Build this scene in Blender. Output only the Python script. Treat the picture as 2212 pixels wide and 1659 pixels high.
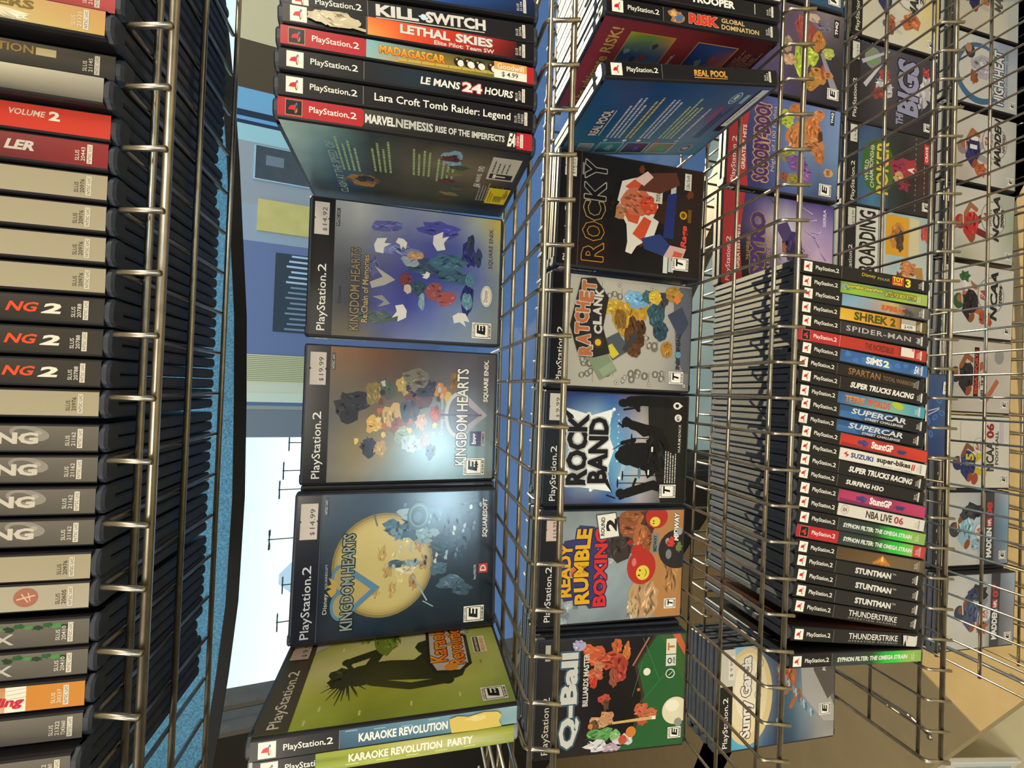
import bpy, math, random
from mathutils import Matrix, Vector
# ---------------------------------------------------------------- scene, camera, light
for o in list(bpy.data.objects):
    bpy.data.objects.remove(o)
SC = bpy.context.scene
COL = SC.collection
CZ = 1.62                                   # camera height above the shop floor (m)
RX = Vector((0.0352, -0.35618, -0.93375))   # picture right in the world (the phone was held sideways)
RY = Vector((-0.99926, 0.00213, -0.03848))  # picture down
RZ = Vector((0.0157, 0.93442, -0.35584))    # view direction
cam = bpy.data.cameras.new('camera')
cam.sensor_fit = 'HORIZONTAL'
cam.sensor_width = 36.0
cam.lens = 36.0 * 950.0 / 2212.0
cam.clip_start = 0.01
cam.clip_end = 500
cam_o = bpy.data.objects.new('camera', cam)
COL.objects.link(cam_o)
m = Matrix.Identity(4)
for i in range(3):
    m[i][0], m[i][1], m[i][2] = RX[i], -RY[i], -RZ[i]
m.translation = (0, 0, CZ)
cam_o.matrix_world = m
SC.camera = cam_o

SC.view_settings.view_transform = 'Standard'
SC.view_settings.look = 'None'
SC.view_settings.gamma = 1.0
SC.view_settings.use_curve_mapping = False
SC.view_settings.exposure = 0.0

w = bpy.data.worlds.new('sky')
SC.world = w
w.use_nodes = True
nt = w.node_tree
bg = nt.nodes['Background']
tc = nt.nodes.new('ShaderNodeTexCoord')
sp = nt.nodes.new('ShaderNodeSeparateXYZ')
rp = nt.nodes.new('ShaderNodeValToRGB')
nt.links.new(tc.outputs['Generated'], sp.inputs[0])
nt.links.new(sp.outputs[2], rp.inputs[0])
nt.links.new(rp.outputs[0], bg.inputs[0])
rp.color_ramp.elements[0].position = 0.0
rp.color_ramp.elements[0].color = (0.86, 0.90, 0.86, 1)
rp.color_ramp.elements[1].position = 0.55
rp.color_ramp.elements[1].color = (0.30, 0.52, 0.82, 1)
e_ = rp.color_ramp.elements.new(0.10); e_.color = (0.80, 0.95, 0.97, 1)
e_ = rp.color_ramp.elements.new(0.24); e_.color = (0.52, 0.82, 0.95, 1)
bg.inputs[1].default_value = 1.6

def lamp(name, kind, loc, target, power, color, size=0.5, size_y=None):
    d = bpy.data.lights.new(name, kind)
    d.energy = power
    d.color = color
    if kind == 'AREA':
        d.shape = 'RECTANGLE' if size_y else 'SQUARE'
        d.size = size
        if size_y: d.size_y = size_y
    o = bpy.data.objects.new(name, d)
    COL.objects.link(o)
    o.location = loc
    o.rotation_euler = (Vector(target) - Vector(loc)).to_track_quat('-Z', 'Y').to_euler()
    return o
SUN = lamp('sun', 'SUN', (0.55, 0.835, 0.365 + 1), (0, 0, 1), 11.5, (1.0, 0.74, 0.40))
SUN.data.angle = 0.009
lamp('ceiling_lamp', 'AREA', (2.2, -1.3, 2.78), (-0.1, 0.5, 1.1), 56, (1.0, 0.90, 0.74), 1.2, 0.6)
lamp('ceiling_lamp', 'AREA', (0.1, -2.6, 2.78), (0.05, 0.5, 1.0), 39, (1.0, 0.90, 0.74), 1.2, 0.6)
lamp('ceiling_lamp', 'AREA', (-2.3, -1.5, 2.78), (0, 0.5, 1.1), 51, (1.0, 0.91, 0.76), 1.2, 0.6)
lamp('cover_highlight_lamp', 'AREA', (-0.476, -3.0, 1.43), (-0.057, 0.45, 1.54), 26, (0.62, 0.86, 1.0), 0.30, 0.34)  # unseen lamp added to put a bright reflection on the middle second-shelf cover

# ---------------------------------------------------------------- helpers
def lin(c):
    if isinstance(c, str):
        c = c.lstrip('#')
        if len(c) == 3: c = ''.join(k * 2 for k in c)
        c = [int(c[i:i + 2], 16) / 255 for i in (0, 2, 4)]
    return tuple((k / 12.92 if k <= 0.04045 else ((k + 0.055) / 1.055) ** 2.4) for k in c)

def material(name, color=None, rough=0.5, metal=0.0, attr=False, noise=0.0, scale=60.0, bump=0.0, coat=0.0, spec=0.5):
    mt = bpy.data.materials.new(name)
    mt.use_nodes = True
    n = mt.node_tree
    b = n.nodes['Principled BSDF']
    b.inputs['Roughness'].default_value = rough
    b.inputs['Metallic'].default_value = metal
    b.inputs['Coat Weight'].default_value = coat
    b.inputs['Coat Roughness'].default_value = 0.12
    b.inputs['Specular IOR Level'].default_value = spec
    if attr:
        a = n.nodes.new('ShaderNodeAttribute')
        a.attribute_name = 'Col'
        n.links.new(a.outputs['Color'], b.inputs['Base Color'])
    else:
        base = lin(color)
        b.inputs['Base Color'].default_value = (*base, 1)
        if noise or bump:
            t = n.nodes.new('ShaderNodeTexCoord')
            x = n.nodes.new('ShaderNodeTexNoise')
            x.inputs['Scale'].default_value = scale
            x.inputs['Detail'].default_value = 4
            n.links.new(t.outputs['Object'], x.inputs['Vector'])
        if noise:
            r = n.nodes.new('ShaderNodeValToRGB')
            r.color_ramp.elements[0].position = 0.3
            r.color_ramp.elements[1].position = 0.7
            r.color_ramp.elements[0].color = (*[max(0, k * (1 - noise)) for k in base], 1)
            r.color_ramp.elements[1].color = (*[min(1, k * (1 + noise)) for k in base], 1)
            n.links.new(x.outputs['Fac'], r.inputs[0])
            n.links.new(r.outputs[0], b.inputs['Base Color'])
        if bump:
            q = n.nodes.new('ShaderNodeBump')
            q.inputs['Strength'].default_value = bump
            q.inputs['Distance'].default_value = 0.002
            n.links.new(x.outputs['Fac'], q.inputs['Height'])
            n.links.new(q.outputs[0], b.inputs['Normal'])
    return mt

PRINT = material('printed_paper_under_film', rough=0.36, attr=True, coat=0.06, spec=0.18)
FOIL = material('glossy_foil_print', rough=0.2, attr=True, coat=0.0, spec=0.42)
STICK = material('paper_sticker', rough=0.7, attr=True)
SHELL = material('black_case_plastic', '#2b313d', 0.5, noise=0.25, scale=120, bump=0.05)
CLEAR = material('grey_clear_case_plastic', '#8f969c', 0.2, noise=0.1)
WIRE = material('nickel_wire', '#b3aa9b', 0.34, 1.0, noise=0.18, scale=90, bump=0.04)
CREAM = material('cream_laminate', '#9c8862', 0.55, noise=0.05, scale=25, bump=0.03)
CREAM2 = material('cream_edge_band', '#b8a57c', 0.5, noise=0.05, scale=25)
WALLM = material('painted_wall', '#d8ccb4', 0.8, noise=0.03, scale=10)
STOREM = material('shop_wall_paint', '#5f584e', 0.8, noise=0.06, scale=10)
DARKM = material('dark_wall_trim', '#17181c', 0.6, noise=0.2, scale=30)
FLOORM = material('cream_floor_tile', '#cfc6a4', 0.5, noise=0.06, scale=8)
FRAMEM = material('grey_aluminium', '#6f6d6a', 0.45, 0.4, noise=0.1, scale=40)
HOUSE = material('pale_siding', '#d9c8a0', 0.7, noise=0.04, scale=30)
MULTI = material('painted_panels', rough=0.6, attr=True)

class MB:
    """collects polygons (metres) with a colour per corner and links them as one mesh"""
    def __init__(s): s.v, s.f, s.c, s.sm = [], [], [], []
    def poly(s, pts, cols=None, smooth=False):
        i = len(s.v)
        s.v.extend([tuple(p) for p in pts])
        s.f.append(tuple(range(i, i + len(pts))))
        if cols is None: cols = (1, 1, 1)
        if not isinstance(cols[0], (tuple, list)): cols = [cols] * len(pts)
        s.c.append(cols); s.sm.append(smooth)
    def mesh(s, verts, faces, col=(1, 1, 1), smooth=False):
        i = len(s.v)
        s.v.extend([tuple(p) for p in verts])
        for f in faces:
            s.f.append(tuple(k + i for k in f)); s.c.append([col] * len(f)); s.sm.append(smooth)
    def box(s, lo, hi, ch=0.0, col=(1, 1, 1)):
        (x0, y0, z0), (x1, y1, z1) = lo, hi
        if not ch:
            v = [(x, y, z) for z in (z0, z1) for y in (y0, y1) for x in (x0, x1)]
            s.mesh(v, [(0, 2, 3, 1), (4, 5, 7, 6), (0, 1, 5, 4), (2, 6, 7, 3), (0, 4, 6, 2), (1, 3, 7, 5)], col)
            return
        rings = []
        for z, k in ((z0, ch), (z0 + ch, 0), (z1 - ch, 0), (z1, ch)):
            a, b, c, d = x0 + k, x1 - k, y0 + k, y1 - k
            g = ch
            rings.append([(a + g, c, z), (b - g, c, z), (b, c + g, z), (b, d - g, z), (b - g, d, z), (a + g, d, z), (a, d - g, z), (a, c + g, z)])
        s.rings(rings, col)
    def rings(s, R, col=(1, 1, 1), cap=True, smooth=False):
        n = len(R[0]); v = [p for r in R for p in r]; f = []
        for i in range(len(R) - 1):
            for j in range(n):
                k = (j + 1) % n
                f.append((i * n + j, i * n + k, (i + 1) * n + k, (i + 1) * n + j))
        if cap:
            f.append(tuple(range(n - 1, -1, -1))); f.append(tuple((len(R) - 1) * n + j for j in range(n)))
        s.mesh(v, f, col, smooth)
    def tube(s, pts, r, n=8):
        pts = [Vector(p) for p in pts]; R = []
        ref = Vector((0.31, 0.21, 0.93))
        for i, p in enumerate(pts):
            d = (pts[min(i + 1, len(pts) - 1)] - pts[max(i - 1, 0)]).normalized()
            a = d.cross(ref).normalized(); b = d.cross(a)
            R.append([p + a * r * math.cos(2 * math.pi * j / n) + b * r * math.sin(2 * math.pi * j / n) for j in range(n)])
        s.rings(R, smooth=True)
    def build(s, name, mat, parent=None, attr=False):
        me = bpy.data.meshes.new(name)
        me.from_pydata(s.v, [], s.f)
        if attr:
            ca = me.color_attributes.new('Col', 'FLOAT_COLOR', 'CORNER')
            flat = []
            for cc in s.c:
                for k in cc: flat.extend((k[0], k[1], k[2], 1.0))
            ca.data.foreach_set('color', flat)
        me.polygons.foreach_set('use_smooth', s.sm)
        me.materials.append(mat)
        o = bpy.data.objects.new(name, me)
        COL.objects.link(o)
        if parent: o.parent = parent
        return o

def tag(o, label=None, cat=None, group=None, kind=None):
    for k, v in (('label', label), ('category', cat), ('group', group), ('kind', kind)):
        if v: o[k] = v
    return o

def empty(name, mat=None):
    o = bpy.data.objects.new(name, None)
    o.empty_display_size = 0.03
    COL.objects.link(o)
    if mat is not None: o.matrix_world = mat
    return o

def ray(x, y):
    """direction of the sight line through a photo pixel (used only to take bearings for outdoor things)"""
    return RX * ((x - 1106) / 950) + RY * ((y - 829.5) / 950) + RZ
def at(x, y, Y):
    d = ray(x, y)
    return Vector((0, 0, CZ)) + d * (Y / d.y)

# ---------------------------------------------------------------- lettering
GLYPH = {}
def glyphs(s, bold=0.0, sp=1.0):
    k = (s, bold, sp)
    if k in GLYPH: return GLYPH[k]
    cu = bpy.data.curves.new('t', 'FONT')
    cu.body = s; cu.resolution_u = 2; cu.offset = bold; cu.space_character = sp
    cu.fill_mode = 'FRONT'
    ob = bpy.data.objects.new('t', cu)
    me = bpy.data.meshes.new_from_object(ob)
    v = [(p.co.x, p.co.y) for p in me.vertices]
    f = [tuple(p.vertices) for p in me.polygons]
    bpy.data.objects.remove(ob); bpy.data.curves.remove(cu); bpy.data.meshes.remove(me)
    x0 = min(p[0] for p in v); x1 = max(p[0] for p in v); y0 = min(p[1] for p in v); y1 = max(p[1] for p in v)
    GLYPH[k] = (v, f, (x0, y0, x1, y1))
    return GLYPH[k]

class Art:
    """a printed panel drawn in millimetres, x right and y down"""
    def __init__(s): s.items = []
    def poly(s, pts, c): s.items.append((pts, lin(c)))
    def rect(s, x, y, w, h, c, c2=None, hor=False):
        pts = [(x, y), (x + w, y), (x + w, y + h), (x, y + h)]
        a = lin(c)
        if c2 is None: s.items.append((pts, a))
        else:
            b = lin(c2)
            s.items.append((pts, [a, b, b, a] if hor else [a, a, b, b]))
    def ell(s, x, y, rx, ry, c, rot=0, n=18, a0=0, a1=360):
        ca, sa = math.cos(math.radians(rot)), math.sin(math.radians(rot)); p = []
        for i in range(n + (a1 - a0 < 360)):
            t = math.radians(a0 + (a1 - a0) * i / n)
            u, v = rx * math.cos(t), ry * math.sin(t)
            p.append((x + u * ca - v * sa, y + u * sa + v * ca))
        s.poly(p, c)
    def blot(s, x, y, rx, ry, c, seed=1, n=14, k=0.35):
        r = random.Random(seed); p = []
        for i in range(n):
            t = 2 * math.pi * i / n; q = 1 + r.uniform(-k, k)
            p.append((x + rx * q * math.cos(t), y + ry * q * math.sin(t)))
        s.poly(p, c)
        if rx * ry > 24:
            b = lin(c); g = []
            for i in range(int(min(26, 6 + rx * ry / 14))):
                t, q = r.uniform(0, 6.283), math.sqrt(r.random()) * .82
                u, v = x + rx * q * math.cos(t), y + ry * q * math.sin(t)
                L, wd, an = r.uniform(.14, .4) * max(rx, ry), r.uniform(.05, .13) * min(rx, ry) + .25, r.uniform(-.7, .7) + (0 if rx > ry else 1.57)
                f = r.choice((.45, .6, .75, 1.25, 1.5, 1.8)); cc = tuple(min(.9, k * f + (.01 if f > 1 else 0)) for k in b)
                ca, sa = math.cos(an), math.sin(an)
                g.append(([(u - L * ca, v - L * sa), (u + wd * sa, v - wd * ca), (u + L * ca, v + L * sa), (u - wd * sa, v + wd * ca)], [cc] * 4))
            s.items.append(('group', g))
    def line(s, x0, y0, x1, y1, wd, c, w2=None):
        d = math.hypot(x1 - x0, y1 - y0) or 1
        nx, ny = -(y1 - y0) / d / 2, (x1 - x0) / d / 2
        w2 = wd if w2 is None else w2
        s.poly([(x0 + nx * wd, y0 + ny * wd), (x1 + nx * w2, y1 + ny * w2), (x1 - nx * w2, y1 - ny * w2), (x0 - nx * wd, y0 - ny * wd)], c)
    def limb(s, pts, wd, c):
        for (x0, y0), (x1, y1) in zip(pts, pts[1:]):
            s.line(x0, y0, x1, y1, wd, c); s.ell(x1, y1, wd / 2, wd / 2, c, n=8)
        s.ell(pts[0][0], pts[0][1], wd / 2, wd / 2, c, n=8)
    def field(s, x, y, w, h, rows, sub=3, jit=0.0, seed=3):
        """smooth blend through a small grid of colours; one group so it takes a single layer"""
        g = [[lin(c) for c in r.split()] for r in rows]
        R, C = len(g), len(g[0]); r_ = random.Random(seed); out = []
        def val(u, v):
            i = min(int(v), R - 2) if R > 1 else 0; j = min(int(u), C - 2) if C > 1 else 0
            a, b = u - j, v - i
            i2, j2 = min(i + 1, R - 1), min(j + 1, C - 1)
            return [g[i][j][k] * (1 - a) * (1 - b) + g[i][j2][k] * a * (1 - b) + g[i2][j][k] * (1 - a) * b + g[i2][j2][k] * a * b for k in range(3)]
        nu, nv = max(1, (C - 1) * sub), max(1, (R - 1) * sub)
        cc = {}
        for i in range(nv + 1):
            for j in range(nu + 1):
                q = 1 + r_.uniform(-jit, jit)
                cc[i, j] = tuple(max(0, k * q) for k in val((C - 1) * j / nu if C > 1 else 0, (R - 1) * i / nv if R > 1 else 0))
        for i in range(nv):
            for j in range(nu):
                p = [(x + w * a / nu, y + h * b / nv) for a, b in ((j, i), (j + 1, i), (j + 1, i + 1), (j, i + 1))]
                out.append((p, [cc[i, j], cc[i, j + 1], cc[i + 1, j + 1], cc[i + 1, j]]))
        s.items.append(('group', out))
    def text(s, t, x, y, w, h, c, bold=0.0, shear=0.0, out=None, ow=0.04, rot=0, sp=1.0, c2=None, arc=0.0):
        """lettering fitted to the box x,y,w,h (before turning by rot degrees about its top left corner)"""
        bold = min(bold, .045)
        if out:
            n0 = len(s.items); d = ow * h * .8
            for i in range(8):
                t_ = math.pi * i / 4
                s._txt(t, x + d * math.cos(t_), y + d * math.sin(t_), w, h, out, bold, shear, rot, sp, None, arc)
            merged = [p for it in s.items[n0:] for p in it[1]]
            del s.items[n0:]
            s.items.append(('group', merged))
        s._txt(t, x, y, w, h, c, bold, shear, rot, sp, c2, arc)
    def _txt(s, t, x, y, w, h, c, bold, shear, rot, sp, c2, arc):
        v, f, (x0, y0, x1, y1) = glyphs(t, bold, sp)
        col = lin(c); cb = lin(c2) if c2 else None
        ca, sa = math.cos(math.radians(rot)), math.sin(math.radians(rot)); P = []; K = []
        for (a, b) in v:
            q = (b - y0) / (y1 - y0 or 1); p = (a - x0) / (x1 - x0 or 1)
            u = p * w + shear * q * h; k = (1 - q) * h - arc * (1 - (2 * p - 1) ** 2)
            P.append((x + u * ca + k * sa, y - u * sa + k * ca))
            K.append(tuple(col[i] * q + cb[i] * (1 - q) for i in range(3)) if cb else col)
        s.items.append(('group', [([P[i] for i in g], [K[i] for i in g]) for g in f]))
    def lines(s, x, y, w, n, gap, h, c, seed=5, rot=0):
        """small print too fine to read: rows of short strokes"""
        r = random.Random(seed); ca, sa = math.cos(math.radians(rot)), math.sin(math.radians(rot)); out = []
        col = lin(c)
        for i in range(n):
            u = 0; end = w * r.uniform(.72, 1)
            while u < end:
                L = min(r.uniform(1.2, 4.5), end - u)
                q = [(u, i * gap), (u + L, i * gap), (u + L, i * gap + h), (u, i * gap + h)]
                out.append(([(x + a * ca + b * sa, y - a * sa + b * ca) for a, b in q], [col] * 4)); u += L + 0.8
        s.items.append(('group', out))
    def emit(s, mb, o, eu, ev, nn, h0=0.00015, dh=0.000006, clip=None):
        h = h0
        def put(pts, col):
            if clip:
                cw, chh = clip
                pts = [(min(max(a, 0), cw), min(max(b, 0), chh)) for a, b in pts]
                if abs(sum(pts[i - 1][0] * pts[i][1] - pts[i][0] * pts[i - 1][1] for i in range(len(pts)))) < 1e-4: return
            mb.poly([o + eu * (a / 1000) + ev * (b / 1000) + nn * h for a, b in pts], col)
        for it in s.items:
            if it[0] == 'group':
                for p, c in it[1]: put(p, c)
            else: put(it[0], it[1])
            h += dh

# ---------------------------------------------------------------- the rack: tilted wire shelves
def shelf_frame(org, ex, ey, ez):
    q = Matrix.Identity(4)
    for i in range(3):
        q[i][0], q[i][1], q[i][2] = ex[i], ey[i], ez[i]
    q.translation = (org[0] / 1000, org[1] / 1000, org[2] / 1000 + CZ)
    return q
SH = [
    shelf_frame((196.4, 304.7, 121.1), (1, 0, 0), (0, .9904, -.1382), (0, .1382, .9904)),
    shelf_frame((285.3, 304.6, -133.9), (1, -.001, .0053), (.0017, .9904, -.1382), (-.0051, .1382, .9904)),
    shelf_frame((383.0, 303.8, -391.5), (.9999, -.005, -.0088), (.0038, .9904, -.1383), (.0094, .1382, .9904)),
    shelf_frame((458.8, 306.4, -649.8), (.9998, .0065, -.0168), (-.0088, .9904, -.1381), (.0157, .1382, .9903)),
    shelf_frame((534.7, 306.9, -906.6), (.9998, .0065, -.0168), (-.0088, .9904, -.1381), (.0157, .1382, .9903)),
    shelf_frame((610.5, 307.4, -1163.3), (.9998, .0065, -.0168), (-.0088, .9904, -.1381), (.0157, .1382, .9903))]
PITCH = 0.0346
rack = empty('wire_display_rack', Matrix.Translation((0.1, 0.42, 0.42)))
tag(rack, 'nickel wire display rack with tilted shelves of game cases before the shop window', 'display rack')
RINV = rack.matrix_world.inverted()
#        left end, wires on the floor of each shelf, depth, back lip (y0, y1, z)
SPEC = [(-17, (24, 80.7, 138.5), 139, None), (-22, (0, 53.4, 104.5, 160), 192, None),
        (-23, (11, 66.8, 122.4, 176), 205, (172, 205, 183)), (-25, (11, 66.8, 122.4, 170), 184, (150, 182, 181)),
        (-27, (11, 66.8, 122.4, 176), 205, None), (-31, (11, 66.8, 122.4, 176), 205, None)]
cross_mesh = {}
for k, (nl, floor_y, depth, lip) in enumerate(SPEC):
    sh = empty('wire_shelf', None)
    sh.parent = rack
    sh.matrix_local = RINV @ SH[k]
    depth /= 1000
    x0, x1 = (nl - 0.15) * PITCH, 24.0 * PITCH - (SH[k].translation.x - SH[0].translation.x)
    n1 = int(x1 / PITCH)
    fl = 0.0252; fy = -0.0061
    if k == 3: x0 = -0.8635
    for y in floor_y:
        b = MB(); b.tube([(x0, y / 1000, -0.0036), (x1, y / 1000, -0.0036)], 0.0021); b.build('long_wire', WIRE, sh)
    b = MB(); fr = (.95, .87, .76, .8, .8, .8)[k]; b.tube([(x0, fy * fr + 0.0038, -fl * fr), (x1, fy * fr + 0.0038, -fl * fr)], 0.0025); b.build('long_wire', WIRE, sh)
    if lip:
        for y in lip[:2]:
            b = MB(); b.tube([(x0, y / 1000, lip[2] / 1000), (x1, y / 1000, lip[2] / 1000)], 0.0018); b.build('back_rail', WIRE, sh)
    if k not in cross_mesh:
        b = MB()
        pts = [(0, depth, 0.0), (0, 0.006, 0.0), (0, 0.0022, -0.0006), (0, 0.0002, -0.0026), (0, -0.0006, -0.006), (0, fy, -fl)]
        if lip:
            zz = lip[2] / 1000; yb = lip[1] / 1000
            pts = [(0, lip[0] / 1000 - .004, zz - .008), (0, lip[0] / 1000 - .003, zz + .001), (0, lip[0] / 1000, zz + .0035), (0, yb - .004, zz + .0035), (0, yb + .001, zz), (0, yb + .002, zz - 0.006), (0, yb + .002, 0.004), (0, yb - .004, 0.0)] + pts[1:]
        b.tube(pts, 0.0017)
        o = b.build('cross_wire', WIRE, sh)
        o.location.x = nl * PITCH
        first = o
        for i in range(nl + 1, n1 + 1):
            c = first.copy(); COL.objects.link(c); c.parent = sh; c.location.x = i * PITCH
        if k == 3:
            c = first.copy(); COL.objects.link(c); c.parent = sh; c.location.x = -0.8635
    if k in (3, 4):                      # bowed brace below the left end
        xl = -0.85 if k == 3 else nl * PITCH
        b = MB(); b.tube([(xl + .012, 0.19, -.004), (xl + .012, 0.10, -.018), (xl + .012, 0.03, -.020), (xl + .012, 0.004, -.010), (xl + .012, 0.0, -.004)], 0.0027); b.build('end_brace', WIRE, sh)
# uprights stand beyond the right edge of the picture
for y in (0.34, 0.52):
    b = MB(); b.box((1.02, y - .012, 0.42), (1.045, y + .012, 2.3), 0.002)
    o = b.build('upright', WIRE, rack); o.matrix_parent_inverse = RINV

# ---------------------------------------------------------------- game cases
W_, H_, T_ = 135.0, 190.0, 15.6
def shell_mesh():
    b = MB(); t = T_ / 2000
    b.box((0.004, -t, 0.0008), (0.1345, -0.0004, 0.1892), 0.0012)
    b.box((0.004, 0.0004, 0.0008), (0.135, t, 0.190), 0.0012)
    R = []
    for z, k in ((0.0, .0014), (0.0012, 0), (0.1888, 0), (0.190, .0014)):
        g = 0.0035
        R.append([(k + g, -t + k, z), (0.010, -t + k, z), (0.010, t - k, z), (k + g, t - k, z), (k + .001, t - g * .7, z), (k, t - g * 1.3, z), (k, -t + g * 1.3, z), (k + .001, -t + g * .7, z)])
    b.rings(R)
    b.box((0.02, -0.002, 0.05), (0.1342, 0.002, 0.14), 0.0008)
    return b
SHELL_ME = None
def case_root(k, x, y, z=0.0022, lean=0.0, yaw=0.0, facing=False, pitch=0.0):
    """spine out by default; facing=True stands the case with its front to the aisle (x,y = lower left front corner)"""
    q = SH[k] @ Matrix.Translation((x / 1000, y / 1000, z))
    if facing:
        q = q @ Matrix.Rotation(math.radians(yaw), 4, 'Z') @ Matrix.Rotation(-math.radians(pitch), 4, 'X') @ Matrix.Rotation(math.radians(lean), 4, 'Y') @ Matrix.Translation((0, T_ / 2000, 0))
    else:
        q = q @ Matrix.Rotation(math.radians(lean), 4, 'Y') @ Matrix.Rotation(math.radians(90 + yaw), 4, 'Z')
    return q

def ps_logo(a, x, y, s, dark=False):
    a.rect(x, y, s, s, '#1c1718' if dark else '#efe9dc')
    if dark:
        for r in ((x, y, s, .35), (x, y + s - .35, s, .35), (x, y, .35, s), (x + s - .35, y, .35, s)): a.rect(*r, '#cf9a7a')
    u = s / 11
    a.poly([(x + 2.2 * u, y + 6.4 * u), (x + 2.9 * u, y + 4.6 * u), (x + 5.2 * u, y + 3.6 * u), (x + 6.6 * u, y + 3.9 * u), (x + 7.4 * u, y + 5 * u), (x + 7.2 * u, y + 6.9 * u), (x + 5.6 * u, y + 6.9 * u)], '#d2202c')
    a.rect(x + 2 * u, y + 6.1 * u, 5.6 * u, 1.0 * u, '#d2202c')
    a.ell(x + 6.9 * u, y + 4.4 * u, .9 * u, 2.6 * u, '#3f6fa8', 10, 12)
    a.ell(x + 7.0 * u, y + 7.3 * u, .8 * u, 2.2 * u, '#d9a531', 8, 12)
    a.ell(x + 7.0 * u, y + 6.2 * u, .45 * u, 3.0 * u, '#1c1718' if dark else '#efe9dc', 8, 12)
    a.ell(x + 6.6 * u, y + 8.2 * u, .5 * u, 1.3 * u, '#2f8f6d', -20, 10)
    a.rect(x + 6.2 * u, y + 3.2 * u, .55 * u, 5.4 * u, '#d2202c')

def spine(title, hdr='k', body='#1d1c1f', slus=None, foot=None, bar='#e4ddd0', slc='#e4ddd0'):
    """183 x 13 mm strip read from top to bottom of the case; title(a) draws the middle"""
    a = Art()
    a.rect(0, 0, 183, 13, '#1d1c1f')
    if isinstance(body, str): a.rect(56.5, 0, 126.5, 13, body)
    else: a.field(56.5, 0, 126.5, 13, body)
    if hdr:
        h = '#1b1a1c' if hdr == 'k' else '#b52a31'
        a.rect(0, 0, 56, 13, h)
        if hdr == 'r': a.ell(55, 6.5, 3, 6.5, h)
        else: a.rect(56, 0, .5, 13, '#77746f')
        ps_logo(a, 5, 1, 11, hdr == 'r')
        a.text('PlayStation', 20.5, 4.0, 25.5, 5.6, '#f1ece2', .01)
        a.rect(46.4, 7.4, 1, 1, '#f1ece2'); a.text('2', 48, 3.8, 4.2, 4.6, '#f1ece2', .01)
    title(a)
    if foot: a.rect(164, 0, 19, 13, foot)
    if slus:
        for i, t in enumerate(slus): a.text(t, 168.0 + 2.7 * i, 10.4, 7.4 if i else 5.6, 1.9, slc, .005, rot=90)
        a.rect(173.4 + 2.7 * (len(slus) - 2), 1.2, 2.4, 10.4, bar)
        a.text('NTSC U/C', 173.9 + 2.7 * (len(slus) - 2), 10.9, 9.2, 1.4, '#3a3532', .005, rot=90)
    return a

def T(s, x, y, w, h, c, **k): return lambda a: a.text(s, x, y, w, h, c, **k)
def both(*fs):
    def g(a):
        for f in fs: f(a)
    return g

SLEEVES = {}
def sleeve_object(root, key, sp=None, fr=None, bk=None, plain='#1d1c1f'):
    if key in SLEEVES:
        o = SLEEVES[key].copy(); COL.objects.link(o); o.parent = root
        return o
    mb = MB(); t = T_ / 2000; X, Y, Z = Vector((1, 0, 0)), Vector((0, 1, 0)), Vector((0, 0, 1))
    base = Art(); base.rect(0, 0, 130, 183, plain)
    fo, bo, so = Vector((0.0028, -t, .1865)), Vector((0.1328, t, .1865)), Vector((0, -.0065, .1865))
    base.emit(mb, fo, X, -Z, -Y, 0.0001); base.emit(mb, bo, -X, -Z, Y, 0.0001)
    if fr: fr.emit(mb, fo, X, -Z, -Y, clip=(130, 183))
    if bk: bk.emit(mb, bo, -X, -Z, Y, clip=(130, 183))
    if sp is None: sp = spine(lambda a: None)
    sp.emit(mb, so, -Z, Y, -X, clip=(183, 13))
    for sgn in (-1, 1):                  # the film wraps round both corners of the spine
        a_, b_ = Vector((-.0001, sgn * .0064, 0)), Vector((.0029, sgn * (t + .0001), 0))
        mid = Vector((.0006, sgn * .0074, 0))
        for p, q in ((a_, mid), (mid, b_)):
            mb.poly([p + Z * .0035, q + Z * .0035, q + Z * .1865, p + Z * .1865], lin('#2a282b'))
    o = mb.build('printed_sleeve', FOIL if key in ('kh1', 'kh2') else PRINT, root, attr=True)
    SLEEVES[key] = o
    return o

def add_shell(root, clear=False):
    global SHELL_ME
    if SHELL_ME is None:
        o = shell_mesh().build('plastic_shell', SHELL, root); SHELL_ME = o
    else:
        o = SHELL_ME.copy(); COL.objects.link(o); o.parent = root
    if clear:
        o.data = o.data.copy(); o.data.materials[0] = CLEAR
    return o

def sticker(root, face, x, y, w, h, draw, name='price_sticker', label=None):
    """a paper label stuck on the front, back or spine, placed in that panel's millimetres"""
    a = Art(); draw(a); mb = MB(); t = T_ / 2000
    X, Y, Z = Vector((1, 0, 0)), Vector((0, 1, 0)), Vector((0, 0, 1))
    o, eu, ev, n = {'front': (Vector((0.0028, -t, .1865)), X, -Z, -Y), 'back': (Vector((0.1328, t, .1865)), -X, -Z, Y), 'spine': (Vector((0, -.0065, .1865)), -Z, Y, -X)}[face]
    h0 = 0.0013
    o = o + eu * (x / 1000) + ev * (y / 1000)
    a.emit(mb, o, eu, ev, n, h0, 0.00002)
    ob = mb.build(name, STICK, root, attr=True)
    if label: ob['label'] = label
    return ob

def price(txt, w=31, h=17, c='#cfc4bb'):
    def d(a):
        a.rect(0, 0, w, h, c)
        a.ell(w * .5, 0, .9, .9, '#2a2626'); a.ell(w * .5, h, .9, .9, '#2a2626')
        a.text('$', w * .12, h * .58, w * .09, h * .3, '#3d3634', .01)
        a.text(txt, w * .3, h * .55, w * .55, h * .3, '#3d3634')
    return d

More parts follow.
